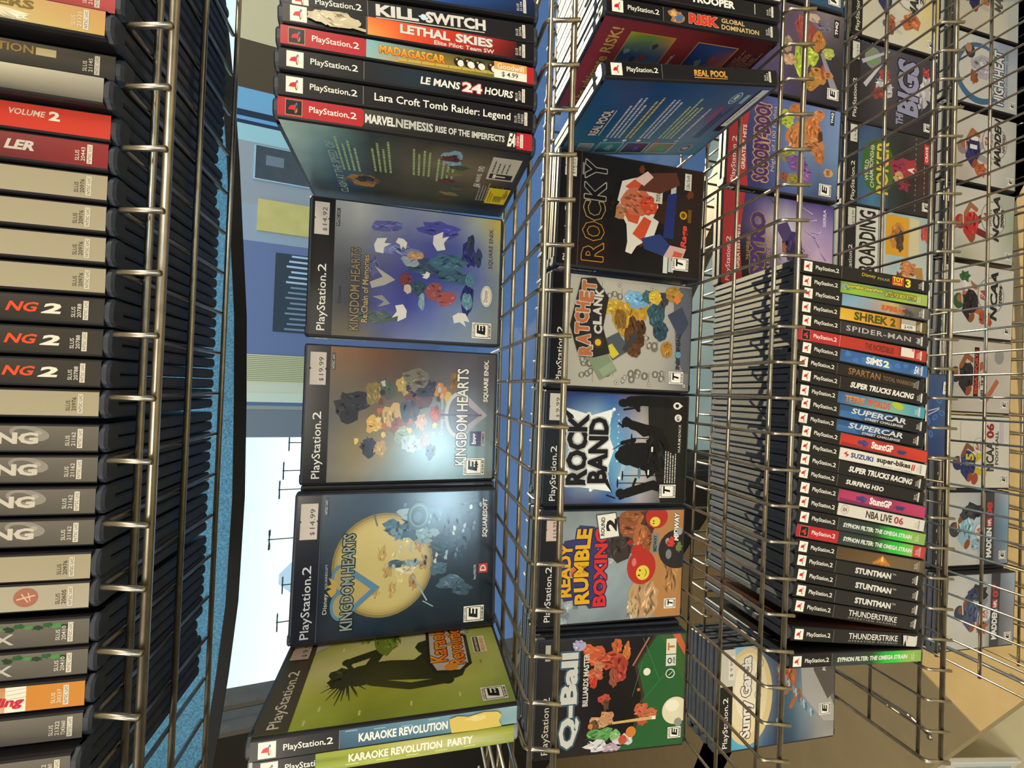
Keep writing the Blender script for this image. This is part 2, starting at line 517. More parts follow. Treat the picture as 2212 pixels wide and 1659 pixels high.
CASES = []
def case(k, x, y, label, key, sp=None, fr=None, bk=None, group=None, z=0.0022, lean=0, yaw=0, facing=False, pitch=0, clear=False, plain='#1d1c1f'):
    r = empty('game_case', case_root(k, x, y, z, lean, yaw, facing, pitch))
    tag(r, label, 'game case', group)
    add_shell(r, clear)
    sleeve_object(r, key, sp() if callable(sp) else sp, fr() if callable(fr) else fr, bk, plain)
    CASES.append(r)
    return r

# shared bits of cover print
def header(a, c='#161517', h=20.5, txt='#e9e5dd', red=False):
    a.rect(0, 0, 130, h, c)
    a.text('PlayStation', 4, h * .34, 52, h * .47, txt, .005)
    a.rect(57, h * .62, 1.5, 1.5, txt); a.text('2', 60, h * .32, 7.5, h * .36, txt, .005)
def esrb(a, l='E', x=5, y=158, w=14.5, h=19, sub=None):
    a.rect(x, y, w, h, '#e9e4d8'); a.rect(x + 1, y + 2.6, w - 2, h - 5.4, '#151415'); a.rect(x + 1.6, y + 3.2, w - 3.2, h - 6.6, '#f1ece0')
    a.text(l, x + w * .22, y + 5, w * .56, h * .44, '#151415', .06, shear=.2)
    if sub: a.text(sub, x + w * .45, y + h * .52, w * .42, h * .2, '#151415', .03)
    a.text('EVERYONE' if l == 'E' else ('TEEN' if l == 'T' else 'MATURE'), x + 1.5, y + .6, w - 3, 1.6, '#151415', .02)
    a.text('ESRB', x + 1.5, y + h - 2.3, w - 3, 1.8, '#151415', .03)

# ================================================================ top shelf: spines whose lower ends hang into view
def t1(body, slus, texts=(), bar='#ded6c6', slc='#ded6c6', extra=None):
    def d(a):
        if extra: extra(a)
        for t in texts: t(a)
    return lambda: spine(d, 'k', body, slus, None, bar, slc)
SHADED_WH = ['#a89d85 #a4997f', '#ada28a #a79c83']  # white plastic darkened; shade on the top row is put into the colour
BK = ['#2a2725 #4a443d #3a3531', '#1f1d1c #2c2927 #3b3733']  # this black and the silver below carry the row's shade too
SV = ['#45413d #7a7368 #6a645c', '#343230 #4c4843 #5e5952']
def ng2(a):
    a.text('NG', 139, 3.6, 13, 5.2, '#e2512f', .03, shear=.35); a.text('2', 154.5, 3.6, 8.5, 5.6, '#e6decb', .05, shear=.35)
def ngs(a):
    a.ell(152, 4, 9, 4, '#8f897f', 10); a.ell(150, 4, 5, 2.4, '#6a655e', 10); a.ell(156, 3.6, 1.6, 1.2, '#a39d92', 0)
    a.text('NG', 138, 3.4, 18, 6.2, '#c8c0b0', .06)
def eye(a): a.ell(155, 6, 5.4, 5, '#a36a57'); a.line(151, 7, 159, 5, .7, '#d7b49a'); a.line(153, 4, 156, 8.5, .6, '#d7b49a'); a.line(156, 3.5, 157, 8, .5, '#d7b49a')
def grn(a):
    for i in range(9): a.blot(139 + i * 4.2, 2 + (i % 3) * .6, 2.2, 1.3, ('#2f5a33', '#4f8a4a', '#27412a')[i % 3], i + 3)
    a.text('IX', 138, 5.6, 12, 5.6, '#b9b5ab', .01)
def rding(a):
    a.rect(148, 0, 9, 13, '#e9e0d0'); a.rect(157, 0, 26, 13, '#c98436')
    for i in range(4): a.line(148, 2 + i * 2.2, 157, 1 + i * 2.2, .3, '#b9aea0')
    a.text('rding', 138, 5.2, 17, 6.2, '#c22a38', .05, shear=.3)
def mers(a): a.text('MERS', 128, 1.8, 24, 4.6, '#7e6a3c', .04); a.blot(140, 10, 12, 3, '#e0d3b6', 4); a.blot(128, 9, 8, 4, '#7a5d33', 8)
def tion(a): a.text('TION', 130, 1.6, 16, 4.4, '#a8874a', .02); a.rect(147, 2, 9, 4, '#c9b486')
def vol2(a): a.text('VOLUME', 137, 3.0, 16, 3.2, '#d9c3b0', .02, shear=.2); a.text('2', 155, 2.2, 5, 5, '#e6dcc8', .05)
def ler(a): a.text('LER', 137, 3.4, 13, 5.2, '#c7c0b4', .05, shear=.3)
S76 = ('SLUS', '20976')
TOP = [  # x, y, body, slus, draw, label
    (8.3, -3.7, ['#8f2f33 #b84a4a'], ('SLUS', '21080'), None, 'pink-red game case at the right end of the top shelf row'),
    (-9.5, -10.8, ['#bda478 #c8ae78 #c4925e', '#d8cba2 #c9c086 #c7a25c'], ('SLUS', '21121'), mers, 'tan and gold game case pulled forward on the top shelf'),
    (-27.0, -1.3, ['#3a3531 #6a6154 #4a453f', '#2a2725 #3a3632 #33302c'], ('SLUS', '21145'), tion, 'black game case with dull gold capitals on the top shelf'),
    (-44.4, -9.6, ['#cfc4a4 #d2c8ac #a8a294', '#8a8474 #4f4b44 #6d675e'], None, None, 'blank silver and cream game case between a black and a red one, top shelf'),
    (-60.5, -2.6, ['#c2392f #c93f2f'], None, vol2, 'bright red game case with a silver number two, top shelf'),
    (-77.0, -3.5, ['#4a3836 #7d4440 #8f3234', '#231f20 #5a2a2c #8a2b30'], ('SLUS', '20443'), ler, 'game case fading from black to dark red, beside the bright red one, top shelf'),
    (-94.0, -3.0, SHADED_WH, S76, None, 'white game case next to the black and red one, first of the white run'),
    (-110.8, -2.8, SHADED_WH, S76, None, 'second white game case of the top shelf run, counted from the right'),
    (-127.5, -1.9, SHADED_WH, S76, None, 'third white game case of the top shelf run, counted from the right'),
    (-144.2, -.7, SHADED_WH, S76, None, 'last white game case of the run, touching the black racing trio'),
    (-161.0, -.5, BK, ('SLUS', '20788'), ng2, 'black game case with red and white lettering, beside the white run'),
    (-178.0, -.4, BK, ('SLUS', '20788'), ng2, 'middle one of three black game cases with red and white lettering'),
    (-195.0, -.7, BK, ('SLUS', '20788'), ng2, 'black case with red and white lettering, left one of the three'),
    (-211.6, -1, SHADED_WH, S76, None, 'single white game case between the black trio and the silver grey four'),
    (-230.5, 0, SV, ('SLUS', '21162'), ngs, 'silver grey game case just left of a single white one, top shelf'),
    (-247.3, .4, SV, ('SLUS', '21162'), ngs, 'second silver grey game case from the right, top shelf'),
    (-264.3, 0, SV, ('SLUS', '21162'), ngs, 'third silver grey game case from the right, top shelf'),
    (-281.2, .3, SV, ('SLUS', '21162'), ngs, 'worn silver grey game case touching a white one, top shelf'),
    (-299.0, -1.3, SHADED_WH, ('SLUS', '20976'), T('N', 137, 2, 4, 5, '#8a8175', bold=.03), 'off-white game case right of the one with a brown disc, top shelf'),
    (-314.6, -1.3, ['#b0a692 #aaa08c', '#b3a994 #ada38f'], ('SLUS', '20605'), eye, 'off-white game case with a brown disc on its spine, top shelf'),
    (-334.4, .2, SV, ('SLUS', '20410'), grn, 'dark silver game case with green scrolls, touching a second like it on its left'),
    (-350.8, .2, SV, ('SLUS', '20410'), grn, 'dark silver game case with green scrolls, beside the orange-ended one'),
    (-367.2, -.8, ['#a4785f #b98a6a #c98436', '#c9a58f #d8bda6 #c98436'], ('SLUS', '20237'), rding, 'cream and orange game case with red slanted letters, top shelf'),
    (-384.0, -1.4, SV, ('SLUS', '21322', '7243660'), None, 'plain dark silver game case left of the orange-ended one, top shelf'),
    (-400.4, -9.2, SV, ('SLUS', '21322', '7243660'), None, 'plain dark silver game case standing forward, beside the red one, top shelf'),
    (-416.8, -1.0, ['#b83a36 #c44a44'], (), both(T('TM', 138, 4, 7, 3.4, '#e6dcc8', bold=.03), T('2', 150, 2.4, 5, 6.4, '#e6dcc8', bold=.03)), 'red game case with a white number two, left end of the top shelf'),
    (-433.2, -3.0, ['#c2452f #c94a33'], None, None, 'orange-red game case at the far left of the top shelf'),
]
TOP += [(x_, -3, BK, None, None, 'game case past the pink-red one at the right end of the top shelf, underside only') for x_ in (25.3, 42.3, 59.3, 76.3, 93.3, 110.3)]
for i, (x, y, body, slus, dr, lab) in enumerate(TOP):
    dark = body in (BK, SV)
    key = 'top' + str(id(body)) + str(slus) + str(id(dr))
    white = body is SHADED_WH or i == 19
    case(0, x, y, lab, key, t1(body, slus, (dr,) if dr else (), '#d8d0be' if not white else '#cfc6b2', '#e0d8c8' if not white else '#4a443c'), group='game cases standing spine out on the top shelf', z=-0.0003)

# ================================================================ second shelf: spines at the right
def s_blue(a):
    a.field(57, 0, 126, 13, ['#2b6fb0 #3f86c9 #2d5fa0 #27457c #1f2b4a', '#1c3f78 #2c5fa8 #20407a #1d2f58 #171f38'])
    a.poly([(75, 4), (84, 2), (90, 5), (82, 8)], '#dfe8f2'); a.blot(66, 7, 5, 4, '#7fb4e0', 3); a.blot(104, 6, 6, 5, '#232a3a', 6)
def s_kill(a):
    a.text('KILL', 62, 1.6, 31, 8.6, '#d9d5cf', .05); a.text('SWITCH', 98, 1.6, 46, 8.6, '#d9d5cf', .05)
    a.rect(62, 11.2, 81, .7, '#cfcac2'); a.line(93, 6, 100, 7, 1, '#dbe6f4'); a.ell(96.5, 6.4, 2.3, 2.3, '#cfe0f2')
def s_lethal(a):
    a.field(57, 0, 112, 13, ['#e8743a #e4572b #cf3a26 #b5322a #5a1f20', '#f0a24e #e2562d #c22f25 #8f2826 #2a1a1c'])
    a.text('LETHAL', 80, 1.2, 37, 6.8, '#dcd6d0', .05, out='#4a2220'); a.text('SKIES', 121, 1.2, 29, 6.8, '#dcd6d0', .05, out='#4a2220')
    a.text('Elite Pilot: Team SW', 105, 9.2, 46, 3.2, '#d9d2cb', .02)
def s_mad(a):
    a.field(57, 0, 126, 13, ['#7fb6c4 #6f8f8c #6a5f3a #4f4a30 #3a3a2a #3a3226', '#8fb8b8 #b39a4e #a98a3a #8a7a30 #5a6a35 #4a5a2a'])
    a.line(80, 11, 168, 8.4, 2.2, '#c2a64a'); a.line(80, 12.2, 168, 9.8, .6, '#8a7430')
    for q in range(8): a.rect(86 + q * 10, 9.2 - q * .1, .5, 2.2, '#8a7430')
    a.text('MADAGASCAR', 66, 2.0, 48, 6.6, '#f0b23c', .05, out='#5a3218', c2='#e07a26')
    for q, (xx, rr) in enumerate(((124, 4), (132, 5), (140, 4.6), (150, 4))):
        a.ell(xx, 5.2, rr, 3.6, '#24242a', 25); a.ell(xx + 1.4, 6, rr * .6, 2.6, '#e9e4da', 25); a.ell(xx - 1.6, 3.4, .9, .8, '#e0a24a')
    a.rect(168, 0, 15, 13, '#b52a31')
def s_lemans(a):
    a.field(57, 0, 100, 13, ['#1a1d22 #22303a #1c1f24 #1b1a1c'])
    a.text('LE MANS', 96, 4.0, 29, 5.6, '#ece7de', .03, shear=.12); a.text('24', 127, 3.0, 15, 7.2, '#f0e6e0', .06, out='#d23a48', ow=.12); a.text('HOURS', 144, 4.2, 22, 5.6, '#ece7de', .03, shear=.12)
    a.ell(169, 10.6, .9, .9, '#ece7de')
def s_lara(a): a.text('Lara Croft Tomb Raider: Legend', 64, 3.4, 101, 7.4, '#efeae1', .012)
def s_marvel(a):
    a.field(57, 0, 112, 13, ['#4a4842 #3a3834 #2f2d2b #3a3834 #33312f', '#2b2a28 #232220 #211f1e #262422 #232120'])
    a.text('MARVEL', 58, 3.2, 21, 6.6, '#dcdbd3', .04); a.text('NEMESIS', 79.5, 3.2, 27, 6.6, '#b9bcb4', .035)
    a.text('RISE OF THE IMPERFECTS', 108, 4.2, 53, 5.0, '#c9cac2', .03)
    a.text('EA', 163, 1.2, 6, 10.6, '#e6e3da', .05, shear=.2); a.ell(172, 6.5, 2.5, 6.5, '#b52a31'); a.rect(171, 0, 12, 13, '#b52a31')
def b_marvel():
    a = Art()
    a.field(0, 0, 130, 183, ['#3d4f5c #5a6f74 #7f9a98 #a8c4bc #bcd8cc', '#1d2632 #2c4a68 #3f6a8c #4a7a98 #8fb4b4', '#26261f #33362a #3c4038 #4a5048 #3c4a50',
        '#25251e #4a4634 #55523c #6a6450 #3e3f36', '#2a2a1e #3e4a2a #5a5640 #8a8266 #3a3c30', '#1c1c18 #302e26 #5a4a3a #7a6a54 #33342e', '#1a1c20 #24262a #30343a #2c3038 #2a2e36'], jit=.12)
    for q, (x, y, w) in enumerate(((66, 34, 54), (70, 60, 50), (72, 92, 44), (66, 112, 50))): a.lines(x, y, w, 4, 4.2, 1.7, '#a9c98a', q)
    a.text('CLASH AT THE SPEED OF', 20, 26, 90, 7, '#9fb4a6', .02)
    a.blot(52, 48, 12, 15, '#a5793e', 4); a.blot(53, 50, 6, 7, '#2c2a3c', 5); a.blot(108, 124, 11, 9, '#8fb0c8', 6); a.blot(108, 124, 5, 5, '#2d3a4a', 2)
    for q in range(7): a.blot(30 + q * 13, 122 + (q % 3) * 4, 4, 8, ('#6a3a2a', '#8a7a4a', '#4a5a3a')[q % 3], q + 9)
    a.text('EA', 64, 146, 7, 6, '#e6e3da', .04, shear=.2); a.text('MARVEL', 74, 146.5, 16, 4, '#dcdbd3', .03); a.text('DVD', 94, 146, 9, 5, '#dcdbd3', .04)
    a.rect(82, 155, 38, 24, '#cfcabd'); a.rect(84, 157, 9, 20, '#2a2826'); a.text('T', 85, 160, 7, 11, '#efeae0', .05); a.lines(95, 158, 22, 4, 4, 1.3, '#5a544c')
    a.lines(36, 152, 40, 10, 2.6, 1.1, '#a7a79e', 8)
    return a
RED2 = 'red-bannered'
SPN2 = [
    (20.3, 15.6, -3.9, 'blue', spine(s_blue, 'k', '#1d1c1f', ('SLUS', '21104')), 'blue game case cut off by the picture edge, second shelf'),
    (.8, 16.2, -4.1, 'kill', spine(s_kill, 'k', '#232225', ('SLUS', '20706')), 'black game case with large grey two-word title, second shelf'),
    (-16.6, 14.4, -2.3, 'lethal', spine(s_lethal, 'k', '#1d1c1f', ('SLUS', '20386')), 'orange and black game case with torn paper on its spine, second shelf'),
    (-37.0, 12.2, -1.4, 'mad', spine(s_mad, 'r', '#5a5030', ('SLUS', '21015GH')), 'red-bannered game case with yellow letters over bamboo, second shelf'),
    (-55.0, 10.4, -1.3, 'leman', spine(s_lemans, 'k', '#1b1a1c', ('SLUS', '20207')), 'black game case with a pink-edged number, below the bamboo one'),
    (-72.4, 11.2, -1.3, 'lara', spine(s_lara, 'k', '#1d1c1f', ('SLUS', '21203', 'PTOM7SLUS12')), 'black game case with white serif title, second shelf'),
    (-90.1, 11.9, -.6, 'marvel', spine(s_marvel, 'r', '#2b2a28', ('SLUS', '21281GH')), 'red-bannered dark game case with its back cover and yellow sticker showing'),
]
for x, y, ln, key, s_, lab in SPN2:
    r = case(1, x, y, lab, key, s_, None, b_marvel() if key == 'marvel' else None, 'game cases standing spine out at the right of the second shelf', lean=ln)
    if key == 'lethal':
        sticker(r, 'spine', 19, .4, 38, 12.2, lambda a: (a.blot(16, 6, 17, 5.4, '#cdbfa0', 5, 18, .2), a.blot(8, 6, 8, 5.2, '#d8ccb0', 9, 14, .2), a.line(22, 9, 37, 11.4, 2, '#c7b896'), a.line(4, 2, 12, 10, .3, '#b3a585')), 'torn_sticker', 'torn cream sticker remains')
    if key == 'mad':
        def gw(a): a.rect(0, 0, 26, 6.2, '#d99a4a'); a.rect(0, 6.2, 26, 6.4, '#ece6da'); a.text('Goodwill', 2.5, 1.0, 21, 4.4, '#f3ead8', .01); a.text('$ 4.99', 6, 7.2, 13, 4.4, '#231f1d', .01)
        sticker(r, 'spine', 151, .3, 26, 12.6, gw, 'price_sticker', 'orange and white price sticker')
    if key == 'marvel':
        def used(a):
            a.rect(0, 0, 34, 20, '#dcc61e')
            for q in range(9): a.rect(5 + q * 1.5, 7, .8, 8, '#6b6018')
            a.text('USED<<', 13, 15, 19, 3.6, '#3a3412', .01); a.lines(4, 2, 26, 2, 2.2, .9, '#8a7d1c')
        sticker(r, 'back', 34, 161, 34, 20, used, 'price_sticker', 'yellow used-goods sticker')

# ---------------------------------------------------------------- second shelf: fronts
def f_recom():
    a = Art()
    a.field(0, 20, 130, 163, ['#5f5648 #3c4046 #474a50 #787a80 #a4a6a8', '#6a604c #34383f #4a4e58 #7d8088 #b4b6b4', '#565c78 #4a5090 #4c5088 #6c7090 #8c94a0', '#6a72a0 #3c4290 #383e84 #5a5f94 #8088a4',
        '#7080a8 #5560a4 #3a408a #4a5094 #8890a4', '#7484a0 #7080a8 #404a94 #4c5494 #7880a0', '#7a8890 #74849c #5a66a0 #6a74a0 #a4ac98', '#6c7880 #7c8890 #8490a0 #a0a894 #c8b440'], jit=.05)
    for q, (x, y, rx, ry, c) in enumerate(((20, 62, 6, 20, '#4a5a58'), (46, 150, 18, 6, '#2c2a6a'), (90, 150, 14, 8, '#2e2f6c'), (88, 80, 5, 22, '#6f78a8'), (110, 70, 6, 16, '#5a5c94'), (70, 58, 10, 6, '#5a5c8c'), (112, 120, 8, 20, '#4a4a9a'))):
        a.blot(x, y, rx, ry, c, q + 40, 16, .25)
    # loose painterly patches in the colours of the print
    for q, (x, y, rx, ry, c) in enumerate(((74, 112, 9, 28, '#32465c'), (80, 130, 9, 20, '#40647a'), (66, 136, 7, 18, '#3c5a70'), (78, 92, 6, 8, '#8a96a0'), (84, 96, 4, 9, '#b08868'), (50, 116, 9, 9, '#8c4c50'), (43, 128, 8, 10, '#9a4e50'), (52, 100, 8, 8, '#34485c'), (60, 88, 6, 6, '#70383c'), (50, 90, 5, 4, '#c0b0a0'), (38, 104, 9, 3, '#8098a8'), (42, 150, 9, 6, '#5c8494'), (64, 152, 8, 5, '#4c7488'), (88, 160, 9, 4, '#34405c'), (102, 152, 10, 4, '#2c3448'))):
        a.blot(x, y, rx, ry, c, q + 7, 14, .22)
    for q, (x, y, s_, t) in enumerate(((88, 60, 14, 40), (98, 82, 10, 150), (30, 86, 14, 200), (96, 118, 16, 20), (26, 140, 14, 110), (66, 110, 7, 240))):
        c_, s2 = math.cos(math.radians(t)), math.sin(math.radians(t))
        p = [(0, -.3), (.5, -.45), (1, 0), (.6, .1), (.9, .45), (.35, .3), (0, .55), (-.3, .1)]
        a.poly([(x + s_ * (u * c_ - v * s2), y + s_ * (u * s2 + v * c_)) for u, v in p], '#d2d0cc')
    a.text('Disney', 31, 25, 17, 4, '#23232a', .01)
    a.text('KINGDOM HEARTS', 6, 36, 80, 9, '#8a7a60', .015, out='#2a2826', ow=.07)
    a.text('Re:Chain of Memories', 14, 47, 66, 6, '#b09a70', .02, out='#241f1c', ow=.08)
    a.poly([(48, 56), (54, 54), (60, 66), (70, 58), (62, 72), (58, 78), (52, 68)], '#a8a4a0'); a.poly([(40, 57), (36, 68), (30, 62), (34, 74), (42, 66)], '#8c8a8c')
    a.ell(49, 170, 11, 6, '#d8d4cc', 0, 22); a.ell(49, 170, 10, 5.2, '#8c8a86', 0, 22); a.ell(49, 170, 9.6, 4.8, '#dedad2', 0, 22); a.text('Disney', 43, 167, 12, 5.4, '#6a6660', .005)
    a.text('SQUARE ENIX.', 78, 171, 42, 5, '#3a383c', .005)
    header(a, '#121114'); esrb(a, 'E', 5, 156, 16, 20, '10+'); a.rect(105, 22, 17, 3, '#3a3c40'); a.text('NTSC U/C', 106, 22.4, 15, 2.1, '#cfcac0', .005)
    return a
def f_kh2():
    a = Art()
    a.field(0, 20, 130, 163, ['#7f7c74 #74706a #5c5a5c #6a5c4c #8a6040', '#8c8472 #857856 #6a6250 #66584a #7a5840', '#8a9090 #8c7c54 #6c5c44 #5c4a40 #6c4a38', '#84989c #7c8c88 #6a6050 #54463c #5a463e',
        '#88a4ac #88a4ac #7c8480 #585450 #50484a', '#88a8b0 #90b0b8 #809098 #605c60 #504c54', '#8098a0 #84a0a8 #76848c #5a5860 #55505a', '#74848c #708088 #646c74 #54545c #504e56'], jit=.05)
    for q, (x, y, rx, ry, c) in enumerate(((72, 37, 14, 12, '#26242a'), (78, 46, 10, 12, '#2c2a30'), (56, 62, 8, 8, '#c8a050'), (86, 62, 12, 8, '#7a6a3c'), (90, 74, 9, 7, '#4c5240'), (96, 90, 10, 8, '#a8904c'), (34, 58, 10, 8, '#3a3844'), (32, 68, 8, 6, '#b09060'), (64, 80, 12, 10, '#b89a60'), (54, 86, 9, 8, '#8a4a38'), (44, 92, 9, 12, '#8c9a7c'), (36, 98, 10, 9, '#a8bcc0'), (70, 96, 11, 10, '#40404c'), (82, 106, 12, 12, '#5a3030'), (92, 112, 9, 10, '#2a2630'), (90, 126, 9, 6, '#b87838'), (58, 108, 8, 6, '#c09a80'), (40, 112, 9, 5, '#a08878'), (28, 118, 8, 5, '#4a505c'), (66, 122, 9, 6, '#a83c2c'), (100, 140, 10, 5, '#7a5c30'), (84, 134, 6, 4, '#c0a040'), (102, 100, 12, 12, '#6c6458'))):
        a.blot(x, y, rx, ry, c, q + 60, 16, .25)
    for q in range(22): a.blot(40 + (q * 37) % 60, 46 + (q * 53) % 80, 3.2, 2.2, ('#d8b868', '#2c2830', '#b06038', '#9fb0a8', '#6a3830')[q % 5], q + 90)
    a.ell(66, 146, 24, 15, '#b8b4b4', 0, 24); a.ell(66, 146, 20, 11.5, '#6e7080', 0, 24); a.poly([(44, 150), (90, 150), (66, 176)], '#9c98a0'); a.poly([(52, 150), (80, 150), (66, 168)], '#686878')
    a.rect(65, 126, 2, 44, '#5c5870')
    a.text('KINGDOM', 14, 143, 52, 12, '#d8d4ce', .02, out='#3a383c', ow=.06); a.text('HEARTS', 70, 143, 44, 12, '#d8d4ce', .02, out='#3a383c', ow=.06)
    a.text('Disney', 46, 126, 16, 5, '#dcd8d0', .01); a.text('SQUARE ENIX', 72, 127.5, 16, 2, '#dcd8d0')
    a.text('SQUARE ENIX.', 80, 171, 44, 5.6, '#e2ded6', .03)
    a.rect(34, 158, 15, 15, '#4c4468'); a.text('bvg', 36, 160, 11, 6, '#e0dce0', .04); a.rect(34, 170, 15, 4, '#9c98a0'); a.text('GAMES', 36, 170.7, 11, 2.4, '#4c4468', .02)
    header(a, '#121114'); esrb(a, 'E', 4, 152, 17, 22, '10+'); a.rect(108, 22, 16, 3, '#3a3c40'); a.text('NTSC U/C', 109, 22.4, 14, 2.1, '#cfcac0', .005)
    return a
def f_kh1():
    a = Art()
    a.field(0, 20, 130, 163, ['#1c2434 #1e2838 #26303e #3a4a58 #48586a', '#1c2838 #2a3848 #384858 #3a4a5c #44566a', '#1a2838 #2a3a4c #3c4c5c #3c4c60 #3c4e62', '#182430 #26343c #38404a #36404e #34465a',
        '#16222c #22303a #2e363e #303846 #384c5c', '#14202c #1c2a34 #26303a #2c3442 #3a5468', '#141e28 #1c2832 #242e38 #2c3444 #34485c', '#121a22 #182028 #222a34 #2a3240 #2e3c4c'], jit=.06)
    for q in range(5):                       # the big pale disc of the print
        k = 1 - q * .05
        a.ell(64, 77, 48 * k, 46 * k, ('#8a7a48', '#a8965c', '#bca868', '#c6b270', '#cab878')[q], 0, 40)
    for q in range(10): a.blot(40 + (q * 29) % 52, 70 + (q * 17) % 46, 7, 4, ('#b89c60', '#d0c084', '#b08c58')[q % 3], q + 200)
    for q, (x, y, rx, ry, c) in enumerate(((98, 84, 8, 9, '#4c6c80'), (92, 90, 6, 7, '#6c8c98'), (98, 104, 12, 14, '#3c5c70'), (90, 116, 9, 10, '#7c98a0'), (106, 122, 12, 11, '#3c5c74'), (100, 140, 14, 12, '#344c60'), (78, 132, 10, 12, '#2c4254'), (84, 150, 13, 10, '#3c5468'), (68, 148, 9, 8, '#243444'), (58, 128, 7, 8, '#486478'), (44, 140, 7, 13, '#4c6478'), (36, 152, 7, 9, '#3c5062'), (110, 100, 5, 12, '#90a8b0'), (114, 160, 8, 14, '#304858'), (64, 88, 5, 9, '#4c5c68'), (58, 98, 5, 10, '#d8c8a0'), (64, 104, 4, 7, '#8c9ca0'))):
        a.blot(x, y, rx, ry, c, q + 300, 16, .3)
    for q in range(46): a.blot(62 + (q * 31) % 60, 86 + (q * 47) % 84, 2.4, 1.4, ('#9cb4bc', '#1c2c3c', '#5c7c90', '#c0ccc8', '#283c4c')[q % 5], q + 400, 8)
    a.ell(108, 108, 13, 11, '#44626f', 0, 22); a.ell(108, 108, 11, 9, '#6f8a92', 0, 22); a.ell(108, 108, 9.4, 7.4, '#35505e', 0, 22); a.ell(107, 107, 5, 4, '#587684')
    a.line(52, 104, 28, 118, 1.4, '#9cb0b4'); a.line(28, 114, 22, 124, 1, '#9cb0b4'); a.line(112, 66, 100, 70, 1.2, '#5c6870')
    for s_ in (-1, 1): a.ell(42 + s_ * 12, 40, 13, 9, '#5c86a4', 0, 22); a.ell(42 + s_ * 12, 40, 10, 6.4, '#a89a68', 0, 22)
    a.poly([(18, 44), (66, 44), (44, 74)], '#5c86a4'); a.poly([(24, 44), (60, 44), (43, 66)], '#bba468')
    a.poly([(38, 32), (44, 28), (46, 32), (48, 27), (50, 32), (56, 29), (52, 36), (42, 36)], '#c0a04c')
    a.text('KINGDOM HEARTS', 8, 40, 86, 11, '#8f9a92', .025, out='#1c2428', ow=.09)
    a.text('Disney', 24, 25, 18, 4.6, '#c8c8c0', .01); a.text('SQUARESOFT', 46, 26, 22, 2.4, '#c8c8c0')
    a.text('SQUARESOFT', 84, 171, 38, 5.6, '#e0dcd4', .03, shear=.15)
    a.text('Disney INTERACTIVE', 44, 163, 14, 3, '#d0ccc8', .01); a.rect(50, 168, 9, 9, '#b83a34'); a.text('D', 51.6, 169.4, 6, 6, '#e8d8d0', .03)
    header(a, '#131826', txt='#cfd0d4'); a.rect(0, 20, 130, .5, '#5a6070'); esrb(a, 'E', 4, 154, 15, 20); a.rect(112, 23, 15, 3, '#3a4a5a'); a.text('NTSC U/C', 113, 23.4, 13, 2.1, '#cfcac0', .005)
    return a
g2 = 'game cases standing face out on the second shelf'
r = case(1, -240, 131.7, 'dark-topped violet and grey game cover with white shards and a yellow corner', 'recom', None, f_recom, None, g2, facing=True, yaw=-.2, pitch=-1.2)
sticker(r, 'front', 95, 2.5, 31, 13, price('14.92', 31, 13))
r = case(1, -381, 138, 'brown to pale blue game cover crowded with figures, middle of the second shelf', 'kh2', None, f_kh2, None, g2, facing=True, yaw=.2, pitch=-3.5)
sticker(r, 'front', 93, 3, 31, 14, price('19.99', 31, 14))
r = case(1, -520, 112, 'dark blue game cover with a big pale yellow disc, second shelf', 'kh1', None, f_kh1, None, g2, facing=True, yaw=4, pitch=-2.5)
sticker(r, 'front', 91, 3, 32, 14.5, price('14.99', 32, 14.5))
case(1, -516, 129.5, 'black game case hidden behind the cover with the yellow disc', 'plain', None, None, None, None, facing=True, yaw=3, pitch=-1)

